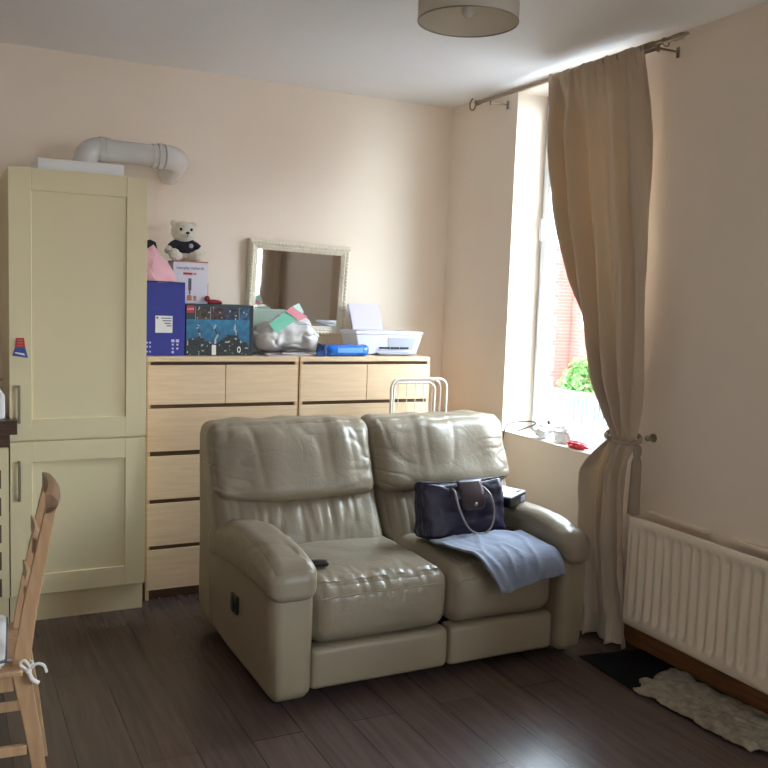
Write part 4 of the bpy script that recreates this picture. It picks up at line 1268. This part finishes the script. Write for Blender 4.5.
# ------------------------------------------------------------------ outside the window
struct(part('ground_outside', B(.4, 60, -30, 60, -1.5, -1.3), M['tarmac'], smooth=False))
struct(part('wall_sky_block', B(0, WT, -9, 7, H+.12, 9.0), M['brick'], smooth=False))  # unseen wall added to keep part of the sky light off the facade opposite
EX = 9.6
bd = thing('brick_building', 'red brick building with pale stone sills seen through the window', 'building', (EX+3, 8, -1.3))
part('wall', B(EX, EX+6, -14, 26, -1.3, 4.1), M['brick'], bd, smooth=False)
part('roof', trap(EX+2.6, EX+3.4, EX-.2, EX+6.2, -13, 25, -14.2, 26.2, 4.1, 5.4), mat('slate_roof', srgb(96, 98, 106), .7), bd, smooth=False)
def ext_window(y, z):
    wdw = part('window', B(EX-.03, EX+.02, y-.5, y+.5, z, z+1.5), M['white'], bd, smooth=False)
    part('pane', B(EX-.04, EX-.03, y-.42, y+.42, z+.08, z+1.42), M['extglass'], wdw, smooth=False)
    part('sill', B(EX-.12, EX, y-.6, y+.6, z-.16, z), M['stone'], bd, smooth=False)
    part('lintel', B(EX-.05, EX, y-.6, y+.6, z+1.5, z+1.72), M['stone'], bd, smooth=False)
for y in (-9, -5.5, -2, 1.5, 5, 8.9, 13.6, 17.5, 21.5):
    ext_window(y, 2.05)
    if y < 9 or y > 14: ext_window(y, -.55)
part('stone_band', B(EX-.06, EX, -14, 10.35, 1.02, 1.30), M['stone'], bd, smooth=False)
part('stone_course', B(EX-.04, EX, -14, 10.35, 1.66, 1.74), M['gap'], bd, smooth=False)
# projecting brick pier with quoins
part('pier', B(EX-.5, EX, 10.75, 11.6, -1.3, 4.1), M['brick'], bd, smooth=False)
bm = bmesh.new()
for i in range(16): box(bm, EX-.52, EX-.42, 10.74, 10.84+.08*(i % 2), -1.3+i*.34, -1.3+i*.34+.2)
part('quoins', bm, M['stone'], bd, smooth=False)

fn_ = thing('garden_railing', 'white upright railing fence in front of the brick building outside', 'fence', (8.0, 8, -1.3))
bm = bmesh.new()
for i in range(90):
    y = 3+i*.12; box(bm, 7.98, 8.02, y, y+.06, -1.3, -.12)
pk = part('pickets', bm, M['fence'], fn_, smooth=False); pk['kind'] = 'stuff'
bm = B(8.02, 8.06, 2.9, 13.9, -.30, -.22); box(bm, 8.02, 8.06, 2.9, 13.9, -1.1, -1.02)
part('rail', bm, M['fence'], fn_, smooth=False)
bu = thing('green_bush', 'bright green bush behind the white railing outside the window', 'bush', (8.8, 9.1, -1.3))
part('stem', T([(8.8, 9.1, -1.3), (8.8, 9.1, -.3)], .05, 8), M['gap'], bu)
bm = bmesh.new(); random.seed(11)
for i in range(2600):
    d = Vector((random.gauss(0, 1), random.gauss(0, 1), random.gauss(0, 1))).normalized()*random.uniform(.55, 1)
    c = Vector((8.8+d.x*.55, 9.1+d.y*.75, -.35+d.z*.85))
    a = Vector((random.gauss(0, 1), random.gauss(0, 1), random.gauss(0, 1))).normalized()*.06
    b_ = a.cross(Vector((random.gauss(0, 1), random.gauss(0, 1), .3))).normalized()*.035
    bm.faces.new([bm.verts.new(c-a), bm.verts.new(c+b_), bm.verts.new(c+a), bm.verts.new(c-b_)])
part('foliage', bm, M['bushgreen'], bu, smooth=False)

# ------------------------------------------------------------------ light
w = bpy.data.worlds.new('sky'); SC.world = w; w.use_nodes = True
nt = w.node_tree; bg = nt.nodes['Background']
tc = nt.nodes.new('ShaderNodeTexCoord'); sp = nt.nodes.new('ShaderNodeSeparateXYZ'); rmp = nt.nodes.new('ShaderNodeValToRGB')
nt.links.new(tc.outputs['Generated'], sp.inputs[0]); nt.links.new(sp.outputs[2], rmp.inputs[0])
rmp.color_ramp.elements[0].color = (.90, .95, 1, 1); rmp.color_ramp.elements[1].color = (.66, .80, 1, 1)
nt.links.new(rmp.outputs[0], bg.inputs[0]); bg.inputs[1].default_value = 9.0
def portal(wd):
    l = bpy.data.lights.new('window_portal', 'AREA'); l.shape = 'RECTANGLE'; l.size = wd[3]-wd[2]; l.size_y = wd[1]-wd[0]
    l.cycles.is_portal = True
    o = bpy.data.objects.new('window_portal', l); COL.objects.link(o)
    o.location = (WT+.01, (wd[0]+wd[1])/2, (wd[2]+wd[3])/2); o.rotation_euler = (0, PI/2, 0)
portal(W1); portal(W2)
l = bpy.data.lights.new('window_portal', 'AREA'); l.shape = 'RECTANGLE'; l.size = WFILL[1]-WFILL[0]; l.size_y = WFILL[3]-WFILL[2]; l.cycles.is_portal = True
o = bpy.data.objects.new('window_portal', l); COL.objects.link(o); o.location = ((WFILL[0]+WFILL[1])/2, YF-.21, (WFILL[2]+WFILL[3])/2); o.rotation_euler = (PI/2, 0, 0)

# ------------------------------------------------------------------ camera (solved from the photograph)
f_px, yaw, pit, rol = 880.0847, .467365, .0996597, .0353289
cam = bpy.data.cameras.new('camera'); co = bpy.data.objects.new('camera', cam); COL.objects.link(co)
cam.sensor_width = 36; cam.lens = f_px/768*36; cam.clip_start = .05
cy, sy, cp, sp_ = math.cos(yaw), math.sin(yaw), math.cos(pit), math.sin(pit)
fw = Vector((sy*cp, cy*cp, -sp_)); rt = Vector((cy, -sy, 0)); up = rt.cross(fw)
r2 = rt*math.cos(rol)+up*math.sin(rol); u2 = up*math.cos(rol)-rt*math.sin(rol)
m4 = Matrix((r2, u2, -fw)).transposed().to_4x4(); m4.translation = Vector((-2.8506, -4.8474, 1.5669))
co.matrix_world = m4
SC.camera = co
for o in bpy.data.objects:
    if '_loc' in o: del o['_loc']
SC.view_settings.view_transform = 'Standard'; SC.view_settings.look = 'None'
SC.view_settings.gamma = 1; SC.view_settings.use_curve_mapping = False
SC.view_settings.exposure = 1.9
SC.cycles.max_bounces = 10; SC.cycles.diffuse_bounces = 7; SC.cycles.sample_clamp_indirect = 6
SC.cycles.transparent_max_bounces = 12
